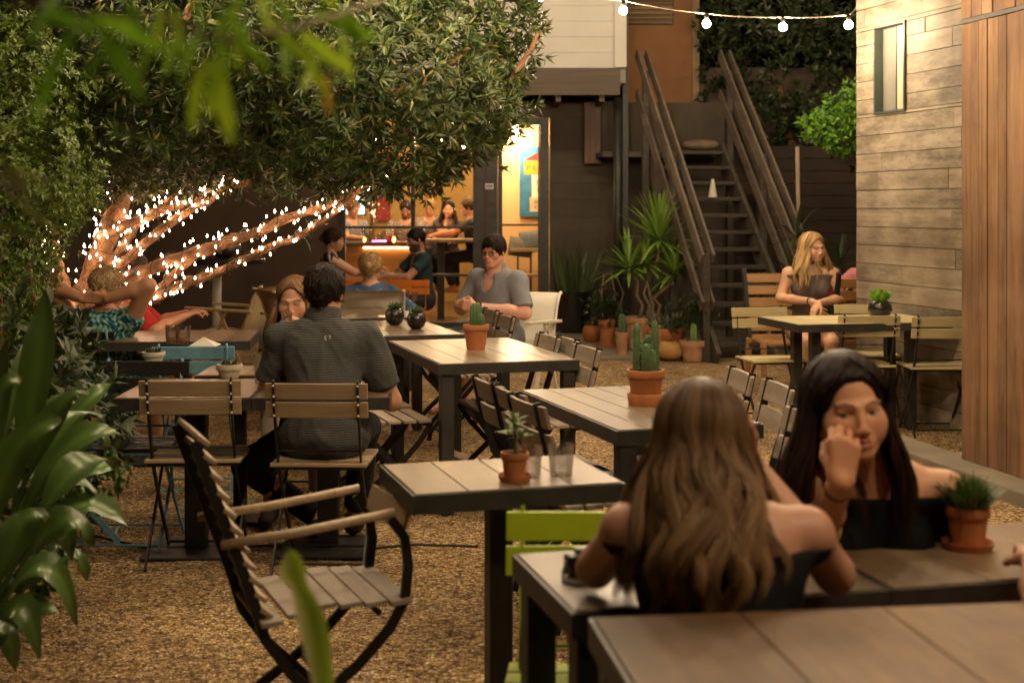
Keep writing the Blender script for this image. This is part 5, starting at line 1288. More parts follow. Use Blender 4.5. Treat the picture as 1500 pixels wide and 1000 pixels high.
# broad leaved plant in the left foreground -------------------------
def big_leaf(mb_list, base, pts, W, col, tw=0):
    pass
bp_=thing('broad_leaf_plant','clump of big glossy arching leaves at the left foreground edge','plant',(-1.95,4.3,0)); BO=Vector((-1.95,4.3,0))
def arch(root, mid, tip, W, c, V,Fs,C,blade0=.38, wig=1.0):
    a,b,d=Vector(root)-BO,Vector(mid)-BO,Vector(tip)-BO; n=16; n0=len(V)
    ph=random.random()*6; toc=Vector((.2,-1,.3)).normalized()
    P_=[]
    for i in range(n+1):
        t=i/n; P_.append(a*(1-t)**2+b*2*t*(1-t)*1.0+d*t*t)
    for i in range(n+1):
        t=i/n; tg=(P_[min(i+1,n)]-P_[max(i-1,0)]).normalized(); up=(Vector((0,0,1))*.8+toc*.6); sd=tg.cross(up); sd.normalize(); u=sd.cross(tg).normalized()
        if t<blade0: w=.008
        else: s=(t-blade0)/(1-blade0); w=W*.5*(math.sin(math.pi*s**.8)**.75)*(1-.12*s)+.002
        wv=math.sin(t*17+ph)*.012*wig if t>blade0 else 0
        for j,(k,h) in enumerate(((-1,.35),(-.5,.10),(0,-.04),(.5,.10),(1,.35))):
            V.append(P_[i]+sd*(k*w)+u*(h*w*.55+wv*(k if k else 0)*.8)); g=(1.0 if j!=2 else 1.5)*.75; br=max(0,(t-.9)*8) if random.random()<.8 else 0; C.append(tuple(x*g*(1-br)+y_*br for x,y_ in zip(c,(.10,.07,.04))))
    for i in range(n):
        for j in range(4):
            q=n0+i*5+j; Fs.append((q,q+1,q+6,q+5))
leaves_px=[ # root px,py,Y ; control ; tip ; width(m)
 ((-30,900,4.3),(60,560,4.2),(66,425,4.3),.115),((-60,800,4.2),(-10,560,4.2),(15,500,4.1),.10),
 ((-60,760,4.0),(60,570,4.1),(185,640,4.2),.10),((-80,700,4.2),(30,560,4.3),(150,610,4.6),.09),
 ((-90,760,3.6),(-20,610,3.6),(90,615,3.7),.13),((-80,820,3.8),(110,560,3.9),(172,700,4.2),.11),
 ((-60,820,4.3),(90,640,4.4),(190,775,4.5),.11),((-70,850,4.0),(80,640,4.0),(105,820,4.0),.12),
 ((-80,880,3.9),(90,650,3.9),(135,800,4.0),.12),((-80,900,3.8),(60,680,3.8),(112,915,3.9),.10),
 ((-60,950,3.7),(20,760,3.7),(58,965,3.7),.09),((-70,950,3.5),(-10,800,3.5),(24,985,3.6),.08),
 ((-60,740,4.6),(90,590,4.7),(165,560,4.9),.09),((-60,700,4.8),(110,640,4.9),(175,690,5.0),.10),
 ((-60,900,4.2),(100,720,4.3),(128,850,4.4),.09),((-60,640,4.2),(10,470,4.4),(90,480,4.8),.09),((-70,760,3.4),(10,700,3.5),(70,760,3.6),.10),
 ((-50,800,4.9),(100,600,5.0),(120,740,5.1),.10),((-80,640,3.9),(-20,560,3.9),(45,690,3.9),.09),((-60,960,4.0),(30,850,4.1),(90,900,4.1),.06),((-60,780,4.4),(120,560,4.6),(160,655,4.7),.08),((-50,860,4.3),(60,600,4.4),(150,735,4.5),.08),((-60,800,4.6),(60,520,4.8),(120,600,4.9),.08),((-60,700,3.8),(60,540,3.9),(130,575,4.0),.08),((-60,900,4.1),(60,760,4.1),(100,860,4.1),.07),((-70,650,3.6),(-20,500,3.6),(30,560,3.7),.08),((-40,880,4.6),(120,660,4.8),(175,760,4.9),.08)]
random.seed(5)
for (a,b,c_,w_) in leaves_px:
    V=[];Fs=[];C=[]; g=random.uniform(.7,1.2); root=P(*a); root.z=max(0,root.z*.15)
    arch(root,P(*b),P(*c_),w_*.92,(.10*g,.145*g,.052*g),V,Fs,C,.42)
    M.setdefault('gleaf', vcol('glossy_leaf',.30,.25,40,trans=.06,spec=.55))
    mesh_obj('leaf',[tuple(v) for v in V],np.array(Fs),M['gleaf'],bp_,True,np.array(C)*np.array([.85,1.05,.55]))
gc_=thing('low_herb','small bright green herb growing under the broad leaves','plant',(-1.6,4.5,0))
C,Nn=blobpts([(40,790,4.3,.14),(90,760,4.7,.12),(10,760,4.2,.15),(60,830,4.3,.08),(20,860,4.0,.12),(130,700,5.2,.14)],420,9,(.4,1.05)); cloud('leaves',C-np.array([-1.6,4.5,0]),Nn,6,.035,.02,[(.06,.12,.02),(.04,.09,.015)],gc_)
# dark fill shrubs between the broad leaves and the tree
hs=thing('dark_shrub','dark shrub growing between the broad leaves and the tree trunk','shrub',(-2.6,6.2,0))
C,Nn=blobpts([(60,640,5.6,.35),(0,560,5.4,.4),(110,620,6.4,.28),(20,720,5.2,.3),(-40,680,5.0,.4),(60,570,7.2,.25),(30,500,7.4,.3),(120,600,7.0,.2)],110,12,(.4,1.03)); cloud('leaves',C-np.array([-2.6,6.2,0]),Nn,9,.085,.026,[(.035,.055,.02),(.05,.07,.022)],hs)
# bamboo leaves hanging close to the camera ------------------------
bm=thing('bamboo_spray','out of focus bright green bamboo leaves hanging at the upper left','bamboo',P(240,-60,1.35)); bmo=P(240,-60,1.35)
def lance(name,pairs,parent,org,cols,mt=None):
    V=[];Fs=[];C=[]
    for (x0,y0,x1,y1,w_,Y,ci) in pairs:
        w_*=.8
        a=P(x0,y0,Y)-org; b=P(x1,y1,Y-.05)-org; d=(b-a); L=d.length; d.normalize(); sd=d.cross(Vector((random.uniform(-.4,.4),-1,random.uniform(-.3,.3)))).normalized(); u=sd.cross(d); W=w_*Y/F; n0=len(V)
        for i in range(8):
            t=i/7; w=W*.5*math.sin(math.pi*min(1,t*.93+.05))**.7 if i<7 else .0003; p=a+d*L*t+u*(math.sin(t*3)*L*.06)+Vector((0,0,-1))*(t*t*L*.06)
            V+=[p-sd*w+u*w*.2,p,p+sd*w+u*w*.2]; C+=[cols[ci]]*3
        for i in range(7): q=n0+3*i; Fs+=[(q,q+1,q+4,q+3),(q+1,q+2,q+5,q+4)]
    return mesh_obj(name,[tuple(v) for v in V],np.array(Fs),mt or M['leaf'],parent,True,np.array(C))
cs_=[(.22,.42,.02),(.42,.62,.03),(.10,.22,.012),(.60,.40,.03)]
M['bleaf']=vcol('bamboo_leaf',.5,0,trans=.5,spec=.4)
lance('foliage',[(120,30,50,185,34,1.25,2),(150,50,215,140,34,1.25,2),(60,20,160,45,26,1.2,2),(130,20,250,70,30,1.3,0),(235,10,232,80,16,1.3,1),(255,15,270,85,17,1.3,1),(300,90,283,190,24,1.3,1),(310,85,340,205,34,1.3,1),(322,20,332,110,22,1.35,0),(330,10,372,70,22,1.35,0),(380,-10,392,45,20,1.4,1),(415,50,418,120,18,1.4,0),(430,60,478,135,22,1.4,1),(440,50,520,100,26,1.4,1),(460,20,560,55,24,1.5,0),(475,110,484,165,14,1.4,3),(300,40,260,120,20,1.3,0),(350,60,400,100,20,1.35,0),(170,70,120,120,24,1.25,2),(500,10,540,75,16,1.5,0),(90,-10,40,60,26,1.25,2),(200,20,180,90,16,1.35,2),(270,30,240,110,18,1.35,0),(285,-10,300,50,14,1.35,0),(345,30,352,100,18,1.35,1),(360,-20,340,30,16,1.4,0),(395,30,440,80,18,1.4,1),(405,-10,430,40,16,1.45,0),(450,-20,500,10,16,1.5,1),(480,30,530,60,18,1.5,0),(500,50,515,120,16,1.5,1),(180,-10,215,50,18,1.3,2),(320,100,305,170,20,1.3,1),(150,10,120,60,20,1.25,0),(230,60,200,120,18,1.3,0),(465,85,440,130,15,1.45,1)],bm,bmo,cs_,M['bleaf'])
MB().tube([P(-60,-20,1.3)-bmo,P(120,20,1.25)-bmo,P(240,25,1.3)-bmo,P(330,60,1.3)-bmo,P(440,40,1.4)-bmo,P(560,0,1.5)-bmo],.003,6).build('stem',M['stem'],bm,'all')
bm2=thing('bamboo_spray','small pale blurred leaf spray at the middle of the left edge','bamboo',P(-20,270,1.6)); bo2=P(-20,270,1.6)
lance('foliage',[(10,245,85,262,12,1.6,1),(-5,225,60,300,10,1.6,1),(20,290,90,335,12,1.6,1),(5,255,40,280,10,1.6,3),(-5,330,60,345,12,1.6,0)],bm2,bo2,[(.14,.20,.04),(.26,.30,.10),(.1,.15,.03),(.3,.28,.12)])
MB().tube([P(-40,230,1.6)-bo2,P(-10,250,1.6)-bo2,P(20,290,1.6)-bo2],.002,5).build('stem',M['stem'],bm2)
# lime leaf spear close to the camera
sp=thing('variegated_leaf','tall twisting cream and lime leaf rising at the bottom','plant',P(478,1080,2.0)); spo=P(478,1080,2.0)
V=[];Fs=[];C=[]; pts=[(482,1080,12),(474,1010,24),(466,960,28),(458,920,34),(447,885,30),(436,858,16),(428,842,30),(424,825,26),(424,806,5)]
n_=len(pts)
for i,(x,y,w_) in enumerate(pts):
    p=P(x,y,2.0-.006*i)-spo; W=w_*.65*2.0/F; tw=.25*math.sin(i*1.15)
    for k,cc in ((-1,(.72,.70,.38)),(-.3,(.40,.48,.09)),(.3,(.20,.32,.02)),(1,(.34,.42,.06))): V.append(p+Vector((k*W*math.cos(tw),k*W*math.sin(tw)+.008*(k*k),k*W*.25))); C.append(cc)
for i in range(n_-1):
    for k in range(3): q=i*4+k; Fs.append((q,q+1,q+5,q+4))
o=mesh_obj('leaf',[tuple(v) for v in V],np.array(Fs),M['leaf'],sp,True,np.array(C)); sm=o.modifiers.new('s','SUBSURF'); sm.levels=2; sm.render_levels=2
# right background trees -------------------------------------------
rt=thing('dark_tree','dark shadowy tree above the stair, lit faintly by the globe bulbs','tree',(3.4,17.6,0)); RO=np.array([3.4,17.6,0])
bl=[(1105,15,17.6,.65),(1150,-10,17.6,.8),(1210,20,17.6,.8),(1080,90,17.8,.45),(1150,110,17.6,.75),(1230,130,17.4,.7),(1120,180,17.6,.5),(1180,215,17.4,.45),(1060,30,17.8,.35),(1290,0,17,.9),(1060,150,17.8,.3),(1250,215,17.2,.45),(1040,60,17.2,.12)]
C,Nn=blobpts(bl,60,15,(.5,1.05)); cloud('crown',C-RO,Nn,10,.12,.032,[(.035,.055,.020),(.055,.080,.028),(.025,.038,.015)],rt)
branch([(1165,480,17.6),(1170,350,17.6),(1160,230,17.6),(1140,120,17.6)],.07,.04,rt,'trunk',.04,8,RO)
for pts in ([(1170,350,17.6),(1205,300,17.6),(1230,200,17.6)],[(1165,300,17.6),(1130,220,17.6),(1090,120,17.6)]): branch(pts,.04,.02,rt,'limb',.04,6,RO)
gs=thing('bright_shrub','bright green shrub lit beside the edge of the grey board wall','shrub',(2.6,12.0,0)); GO=np.array([2.6,12.0,0])
C,Nn=blobpts([(1240,165,12.0,.20),(1215,190,12.0,.16),(1190,185,12.0,.11),(1250,205,12.1,.14),(1255,140,12.0,.14),(1228,210,12.0,.09),(1270,170,12.2,.25)],330,16,(.5,1.1)); cloud('leaves',C-GO,Nn,9,.068,.026,[(.09,.21,.015),(.06,.15,.012),(.13,.28,.02)],gs,tilt=(15,70))
branch([(1300,600,12),(1290,400,12),(1270,260,12),(1245,190,12)],.02,.01,gs,'stem',.02,6,GO)
us=thing('spiky_plant','dark spiky plant growing below the tree right of the stair','plant',(2.75,13.6,0))
lv=[];cs=[]
for k,(x,z_,nn_) in enumerate(((0,.75,26),(.35,.45,20),(-.25,.4,18),(.5,.9,18),(.1,1.2,16))):
    a,b=rosette((x,.1*k,z_),nn_,.42,.035,(.035,.055,.02),(-10,80),.7); lv+=a; cs+=b
leafmesh('leaves',lv,cs,us,5,.25)
mb=MB()
for k,(x,z_) in enumerate(((0,.75),(.35,.45),(-.25,.4),(.5,.9),(.1,1.2))): mb.tube([(x*.5,.05*k,0),(x*.8,.08*k,z_*.5),(x,.1*k,z_)],[.03,.025,.02],7)
mb.build('stem',M['stem'],us,'all')
# pots by the post ---------------------------------------------------
t,r,h,s=terracotta('snake_plant','tall snake plant in a big black tapered pot beside the door',841,488,54,62,z=0,m='blackpot',deep='tall')
lv=[];cs=[];rr=random.Random(2)
for i in range(40):
    a=rr.random()*6.28; q=rr.random()*r*.8; e=R(rr.uniform(66,90)); g=rr.uniform(.7,1.3)
    lv.append(((q*math.cos(a),q*math.sin(a),h*.9),(math.cos(a)*math.cos(e),math.sin(a)*math.cos(e),math.sin(e)),(math.cos(a+1),math.sin(a+1),.1),rr.uniform(.35,.68),rr.uniform(.045,.07),.05)); cs.append((.09*g,.12*g,.045*g))
leafmesh('leaves',lv,cs,t,6,.35)
t,r,h,s=terracotta('potted_succulent','small round terracotta pot of succulent right of the big black pot',867,502,28,26,z=0,deep='bowl')
lv,cs=[],[]
for i in range(6): a_=i*1.05; x,y=rosette((math.cos(a_)*r*.5,math.sin(a_)*r*.5,h*.95),9,.07,.025,(.08,.10,.05),(20,80),.2); lv+=x; cs+=y
leafmesh('leaves',lv,cs,t,3,.3)
t,r,h,s=terracotta('potted_shrub','bushy green plant in a tall narrow terracotta pot left of the post',889,508,26,40,z=0,rimh=.18)
MB().lathe([(r*.5,0),(r*1.1,.0),(r*1.2,.05),(r*1.0,.05),(0,.04)],(0,0,0),20).build('saucer',M['terra'],t,True)
C=np.array([0,0,h+.12])+RN.randn(220,3)*[.09,.09,.09]; cloud('leaves',C,np.tile([0,0,1.],(220,1)),5,.07,.02,[(.035,.06,.02)],t)
for q in (-.02,.03,.06): MB().tube([(q,0,h*.8),(q*3,0,h+.28),(q*1.5,.02,h+.50)],[.012,.01,.006],6).build('stem',M['stem'],t,'all')
t,r,h,s=terracotta('potted_cactus','pale narrow pot with a dark cactus just right of the post',911,520,20,34,z=0,m='terra_pale',rimh=.2)
cactus_col(MB(),0,0,.22,.04,8,h*.85).build('cactus',M['cactus'],t,True)
t,r,h,s=terracotta('potted_cactus','small plain terracotta pot half hidden behind the post',908,500,18,20,z=0)
cactus_col(MB(),0,0,.30,.03,8,h*.85).build('cactus',M['cactus'],t,True)
yu=T(946,512,0)
t,r,h,s=terracotta('potted_yucca','tall bright green yucca with crooked trunks in a wide pale terracotta pot',943,514,62,50,z=0,m='terra_pale',rimh=.16)
def ycol(px0,px1,py1,rad,tr=.5):
    x0=(px0-943)/s; x1=(px1-943)/s; z1=h+(514-50-py1)/s
    MB().tube([(x0,0,h*.8),(x0+.05,.02,h+.12),(x0-.02,-.02,h+(z1-h)*.45),((x0+x1)/2+.04,0,h+(z1-h)*.75),(x1,0,z1)],[.022,.019,.017,.016,.014],8).build('trunk',M['stem'],t,'all')
    return (x1,0,z1)
lv=[];cs=[]
for (a_,b_,c_,L,nn_) in ((950,966,352,.56,64),(935,922,395,.42,40),(960,988,402,.42,44),(945,945,388,.32,30)):
    p=ycol(a_,b_,c_,.0); x,y=rosette(p,nn_,L,.042,(.17,.29,.04),(-25,85),.35); lv+=x; cs+=y
leafmesh('leaves',lv,cs,t,6,.35)
t,r,h,s=terracotta('potted_succulent','wide orange terracotta pot with a pointed leaf succulent',976,524,58,44,z=0,rimh=.3)
lv,cs=[],[]
for (x_,y_,z_) in ((-.03,-.02,0),(.08,0,0),(-.12,.02,0)): a_,b_=rosette((x_,y_,h*.85+z_),14,.20,.05,(.10,.13,.07),(35,88),.1); lv+=a_; cs+=b_
leafmesh('leaves',lv,cs,t,4,.35)
gq=T(982,527,0); t=thing('gourd_pot','round yellowish clay gourd pot with one long leaf','pot',gq)
MB().lathe([(.05,0),(.11,.03),(.135,.09),(.12,.155),(.07,.185),(.045,.18),(0,.15)],(0,0,0),24).build('pot',mat('ochre_clay',(.44,.24,.07),.7,0,.15,10,.2),t,'all')
leafmesh('leaves',[((0,0,.17),(-.8,-.1,-.1),(0,0,1),.34,.05,.1),((0,0,.17),(.1,0,1),(1,0,0),.28,.045,.1)],[(.11,.15,.05)]*2,t,6,.3)
t,r,h,s=terracotta('potted_cactus','terracotta pot with an upright bright cactus and dark foliage left of the stair post',1015,528,40,30,z=0,m='terra_pale',rimh=.3)
cactus_col(MB(),.0,-.05,.20,.035,8,h*.85).build('cactus',mat('bright_cactus',(.16,.27,.06),.6,0,.2,20,.2),t,True)
C=np.array([.0,.05,h+.20])+RN.randn(200,3)*[.11,.08,.13]; cloud('leaves',C,np.tile([0,0,1.],(200,1)),5,.08,.016,[(.035,.06,.02)],t)
# ------------------------------------------------------------------ people
random.seed(21)
def stripes_mat():
    m, nt, b = newmat('striped_knit'); b.inputs['Roughness'].default_value=.85; b.inputs['Specular IOR Level'].default_value=.2
    v=coords(nt); n=N(nt,'ShaderNodeTexNoise',Scale=5.0); nt.links.new(v,n.inputs['Vector'])
    w_=N(nt,'ShaderNodeTexWave',wave_type='BANDS',bands_direction='Z',Scale=31.0,Distortion=1.6); w_.inputs['Detail Scale'].default_value=.35; w_.inputs['Detail'].default_value=1.0; nt.links.new(v,w_.inputs['Vector'])
    nt.links.new(ramp(nt,w_.outputs['Fac'],[(.30,(.036,.036,.035)),(.7,(.085,.085,.08))]),b.inputs['Base Color'])
    n2=N(nt,'ShaderNodeTexNoise',Scale=14.0,Detail=3.0); nt.links.new(v,n2.inputs['Vector']); bump(nt,b,n2.outputs[0],.5,.02); return m
def check_col(V,C):
    k=(np.floor(V[:,0]/.022)+np.floor(V[:,2]/.022))%2; return np.where(k[:,None]>0,np.array([[.45,.38,.33]]),np.array([[.12,.06,.05]]))
def glasses(p, parent):
    H=p.H; t=MB()
    for q in (-1,1):
        ring=[H.p(q*.033+.022*math.cos(a),.104,.001+.015*math.sin(a)) for a in np.linspace(0,6.283,17)]
        t.tube(ring,.0028,5,False); t.tube([H.p(q*.055,.102,.006),H.p(q*.078,.02,.006)],.0018,5)
    t.tube([H.p(-.011,.108,.003),H.p(.011,.108,.003)],.0018,5); return t.build('glasses',M['black'],parent,'all')
def band(p, q, frac, parent, r, m, name='wristband'):
    a,e,w_=p.arms[q]; c=e.lerp(w_,frac); d=(w_-e).normalized(); MB().tube([c-d*.006,c+d*.006],r,14).build(name,m,parent,'all')
def adds(p,g): p.root['group']=g
# 1 woman with her back to us
p=Person('woman seen from behind, long wavy brown hair over a black tank top',(.372,2.51,0),R(-6),pelvis=(0,-.05,.50),neck=(0,.13,.945),shw=.165,fem=True,head=(3,-10,4),headoff=(-.030,.060,.102),skin=(.47,.24,.15),hs=.98)
for q in (-1,1): p.arm(q,(q*.07,.36,.99),el=(q*.232,.235,.79),hd=(-q*.3,0,1),pn=(-q*.5,-.7,0),side=q,curl=(1.1,1.1,1.1,1.1))
p.leg(-1,(-.12,.35,.08)); p.leg(1,(.12,.38,.08)); p.finish(.011,.005)
p.cloth('tank_top',(.006,.006,.007),sleeve=0,cuts=(((0,0,1),.875),),res=.011,neckhole=0,fold=.002); p.cloth('trousers',(.02,.022,.03),'legs',legfrac=1.95); p.cloth('shoes',(.03,.03,.03),'shoes',res=.014)
long_hair(p.H,p.root,8500,.355,[(.055,.026,.013),(.085,.042,.020),(.035,.016,.009),(.12,.062,.030)],wave=.022,width=.0026,spread=.078,back=.15,front=62,shoulder=.03,tip=(.50,.31,.15),seg=26,minlen=.72,curlf=30,fall=.24)
# 2 dark haired woman facing us
p=Person('dark haired woman facing us in a black off shoulder top, chin resting on her hand',(.815,3.37,0),R(180),pelvis=(0,0,.52),neck=(.0,.18,.905),shw=.172,fem=True,head=(5,-1,5),headoff=(.070,.075,.150),skin=(.58,.30,.17),hs=1.01)
p.arm(1,(.122,.425,.925),el=(.125,.235,.782),hd=(-.10,-.08,1),pn=(-.18,-1,0),side=1,curl=((.95,1.35,.8),(1.0,1.35,.8),(1.05,1.35,.8),(1.15,1.35,.8)),thumb=(.95,.95),hfine=.003,spread=.3)
p.arm(-1,(-.14,.32,.60),pole=(-.3,-.8,-.8))
p.leg(-1,(-.12,.30,.08)); p.leg(1,(.12,.32,.08)); p.finish(.010,.0027,gaze=(.0040,.0016),lips=(.40,.12,.09),brow=(.02,.010,.006))
p.cloth('off_shoulder_top',(.006,.006,.007),sleeve=.75,cuts=(((0,0,1),.850),),res=.010,neckhole=0,fold=.003); p.cloth('trousers',(.02,.02,.03),'legs',legfrac=1.95); p.cloth('shoes',(.03,.03,.03),'shoes',res=.014)
band(p,1,.84,p.root,.0285,M['black'])
long_hair(p.H,p.root,5200,.33,[(.014,.007,.005),(.024,.012,.008),(.010,.005,.004),(.035,.018,.012)],wave=.005,width=.0028,spread=.06,back=.02,front=66,shoulder=.05,seg=18,part=.0,tip=(.055,.025,.015))
# 3 man in striped polo
M['stripe']=stripes_mat()
p=Person('man seen from behind in a grey striped polo shirt with short dark hair',(-.80,5.97,0),R(-2),pelvis=(0,-.03,.545),neck=(-.02,.10,.985),shw=.183,head=(-8,-6,0),headoff=(.0,.035,.142),skin=(.46,.235,.14),fat=.004)
p.arm(-1,(-.14,.38,.79),el=(-.275,.15,.70)); p.arm(1,(.17,.37,.77),el=(.275,.10,.665))
p.leg(-1,(-.10,.40,.09),pole=(-2.2,.2,.5),foot=(.1,1,0)); p.leg(1,(.06,.46,.09),pole=(.2,1,.8)); p.finish(.012,.005)
sh=p.cloth('polo_shirt',(.1,.1,.1),sleeve=.80,t=.023,res=.009,fold=.008,ff=18,neckhole=.004,mat_=M['stripe'],loose=.002)
f=Field(); a=p.neck-p.up*.015; f.cap(a-p.up*.01,p.H.p(0,-.018,-.062),.082,.072,k=.01,flat=True); f.cap(a-p.up*.06+p.fr*.012,p.H.p(0,0,-.02),.052,.060,k=.004,sub=True)
V,Q=f.mesh(.006,pad=.02); mesh_obj('collar',V,Q,M['stripe'],sh,True,np.tile([.1,.1,.1],(len(V),1)))
mk=MB()
for q in (-1,1): mk.tube([(q*.004-.0,-.0,.008),(q*.011,0,.006),(q*.012,0,-.002),(q*.005,0,-.005)],.0018,5).tube([(q*.003,0,-.010),(q*.011,0,-.009)],.0018,5)
o=mk.build('logo',M['white'],sh); o.location=(.02,-.038,.952); o.rotation_euler=(R(-20),0,0)
p.cloth('trousers',(.010,.011,.017),'legs',legfrac=1.93,t=.010); p.cloth('shoes',(.03,.02,.015),'shoes',res=.012)
short_hair(p.H,p.root,3600,[(.014,.008,.005),(.022,.013,.008),(.008,.005,.004)],.03,.010,.0026,cut=-.055,messy=.14,vol=.008)
# 4 woman sipping
p=Person('light brown haired woman sipping a drink across from the man in the polo',(-1.06,7.22,0),R(180),pelvis=(0,-.04,.53),neck=(0,.10,.90),shw=.165,fem=True,head=(-4,-12,0),headoff=(.04,.05,.135),skin=(.56,.31,.20),hs=.98)
p.arm(1,(.095,.27,.86),el=(.17,.16,.66),hd=(-.35,.1,.95),pn=(-.8,-.5,0),side=-1,curl=(.7,.8,.9,1.0),hfine=.004); p.arm(-1,(-.1,.35,.76),pole=(-1,-.6,-.6))
p.leg(-1,(-.12,.34,.08)); p.leg(1,(.10,.50,.08)); p.finish(.012,.004,closed=True,lips=(.42,.16,.12))
p.cloth('blouse',(.12,.10,.085),sleeve=.4,res=.013); p.cloth('trousers',(.38,.31,.22),'legs',legfrac=1.9); p.cloth('shoes',(.03,.02,.02),'shoes',res=.014)
long_hair(p.H,p.root,2600,.26,[(.16,.085,.035),(.24,.135,.06),(.11,.055,.025)],wave=.008,width=.0042,spread=.07,back=.03,front=60,shoulder=.05,tip=(.32,.19,.09),frontz=.090)
g=tumbler(439,0+305,15,22,'small clear glass raised to the lips of the sipping woman') if 0 else None
g=MB().lathe([(.022,0),(.028,.095),(.026,.095),(.020,.006),(.0001,.006)],(0,0,0),20).build('drinking_glass',M['glass'],None,'all'); g.location=(-1.10,6.885,.905); g.rotation_euler=(R(-25),R(-12),0); tag(g,'small clear glass raised to the lips of the sipping woman','glass')
# 5 woman in turquoise dress
def teal(V,C):
    n=np.sin(V[:,0]*95+3*np.sin(V[:,2]*60))*np.sin(V[:,2]*80+3*np.sin(V[:,1]*70+V[:,0]*40)); pal=np.where(n[:,None]>.35,np.array([[.28,.42,.36]]),np.where(n[:,None]>-.15,np.array([[.03,.19,.19]]),np.array([[.01,.04,.055]]))); return pal
p=Person('woman in a turquoise patterned dress leaning back with both hands behind her head',(-2.40,8.28,0),R(-12),pelvis=(0,.02,.53),neck=(0,-.04,.885),shw=.178,fem=True,head=(0,-8,0),headoff=(.01,.03,.135),skin=(.42,.21,.12),fat=.03)
for q in (-1,1): p.arm(q,(q*.085,-.14,.975),pole=(q*1,.15,.35),l1=.27,l2=.25,hd=(-q*1,-.0,.05),pn=(0,1,.1),side=q if 0 else -q,curl=(.35,.35,.4,.4),hfine=.005)
p.leg(-1,(-.14,.36,.08)); p.leg(1,(.14,.36,.08)); p.finish(.013,.006)
f_=p.cloth('dress',(.1,.3,.3),sleeve=.22,res=.0085,fold=.005,ff=30,colf=teal,neckhole=.03,t=.014)
p.cloth('skirt',(.1,.3,.3),'legs',legfrac=.95,colf=teal,t=.03); p.cloth('shoes',(.2,.12,.07),'shoes',res=.014)
short_hair(p.H,p.root,2600,[(.36,.24,.12),(.26,.165,.08),(.45,.32,.17),(.12,.075,.04)],.032,.016,.0032,cut=-.05,messy=.8)
# 6 person in red shirt
p=Person('person in a red shirt leaning on the table beyond the turquoise dress',(-2.66,9.25,0),R(-72),pelvis=(0,0,.54),neck=(0,.12,.95),shw=.19,head=(10,-10,0),headoff=(0,.03,.14),skin=(.50,.25,.15))
p.arm(1,(.20,.46,.785),pole=(1,-.5,-.7)); p.arm(-1,(-.1,.5,.785),pole=(-1,-.5,-.7)); p.leg(-1,(-.12,.34,.08)); p.leg(1,(.12,.34,.08)); p.finish(.014,.007)
p.cloth('red_shirt',(.42,.035,.025),sleeve=.95,res=.013); p.cloth('shorts',(.08,.08,.1),'legs',legfrac=.9); p.cloth('shoes',(.1,.1,.1),'shoes',res=.015)
short_hair(p.H,p.root,700,[(.05,.03,.02)],.02,.010,.004)
# 7 blonde in blue top
p=Person('blonde woman seen from behind in a blue top on the white armchair',(-1.12,11.02,0),R(2),pelvis=(0,0,.52),neck=(0,.02,.89),shw=.17,fem=True,head=(-4,-4,0),headoff=(0,.02,.135),skin=(.50,.27,.17),fat=.01)
p.arm(-1,(-.2,.35,.74),pole=(-1,-.5,-.7)); p.arm(1,(.2,.35,.74),pole=(1,-.5,-.7)); p.leg(-1,(-.12,.34,.08)); p.leg(1,(.12,.34,.08)); p.finish(.014,.007)
def bluet(V,C): return np.tile([.06,.10,.19],(len(V),1))*(1+.25*np.sin(V[:,:1]*30+V[:,2:]*21))
b7=p.cloth('blue_top',(.06,.10,.19),sleeve=.9,res=.012,neckhole=.03,colf=bluet); p.cloth('shorts',(.1,.08,.07),'legs',legfrac=.9)
mb=MB()
for i in range(9): a_=math.pi*(.15+.7*i/8); mb.ball((.095*math.cos(a_)*1.1,-.095-.02*math.sin(a_),.885-.035*math.sin(a_)),.0045,6,4)
mb.build('bead_trim',M['white'],b7)
short_hair(p.H,p.root,1500,[(.50,.32,.14),(.34,.20,.085),(.20,.11,.05)],.035,.014,.004,cut=-.04,messy=.3)
MB().ball(tuple(p.H.p(0,-.115,.02)),.032,12,8).build('hair_bun',mat('blonde_bun',(.40,.25,.11),.5,0,.3,60,.5),p.root,'all')
# 8 bearded man in teal tee
p=Person('bearded man in a dark teal t shirt at the far table',(-.93,14.75,0),R(112),pelvis=(0,0,.55),neck=(0,.05,1.02),shw=.19,head=(8,-10,0),headoff=(0,.04,.15),skin=(.36,.18,.10))
p.arm(1,(.12,.46,.79),pole=(1,-.5,-.8)); p.arm(-1,(-.12,.48,.79),pole=(-1,-.5,-.8)); p.leg(-1,(-.14,.36,.08)); p.leg(1,(.14,.36,.08)); p.finish(.014,.006,beard=(.02,.012,.008))
p.cloth('teal_tee',(.020,.045,.05),sleeve=.6,res=.013,vneck=.04); p.cloth('shorts',(.03,.03,.035),'legs',legfrac=.9)
short_hair(p.H,p.root,1200,[(.012,.008,.006)],.018,.008,.004,cut=-.045)
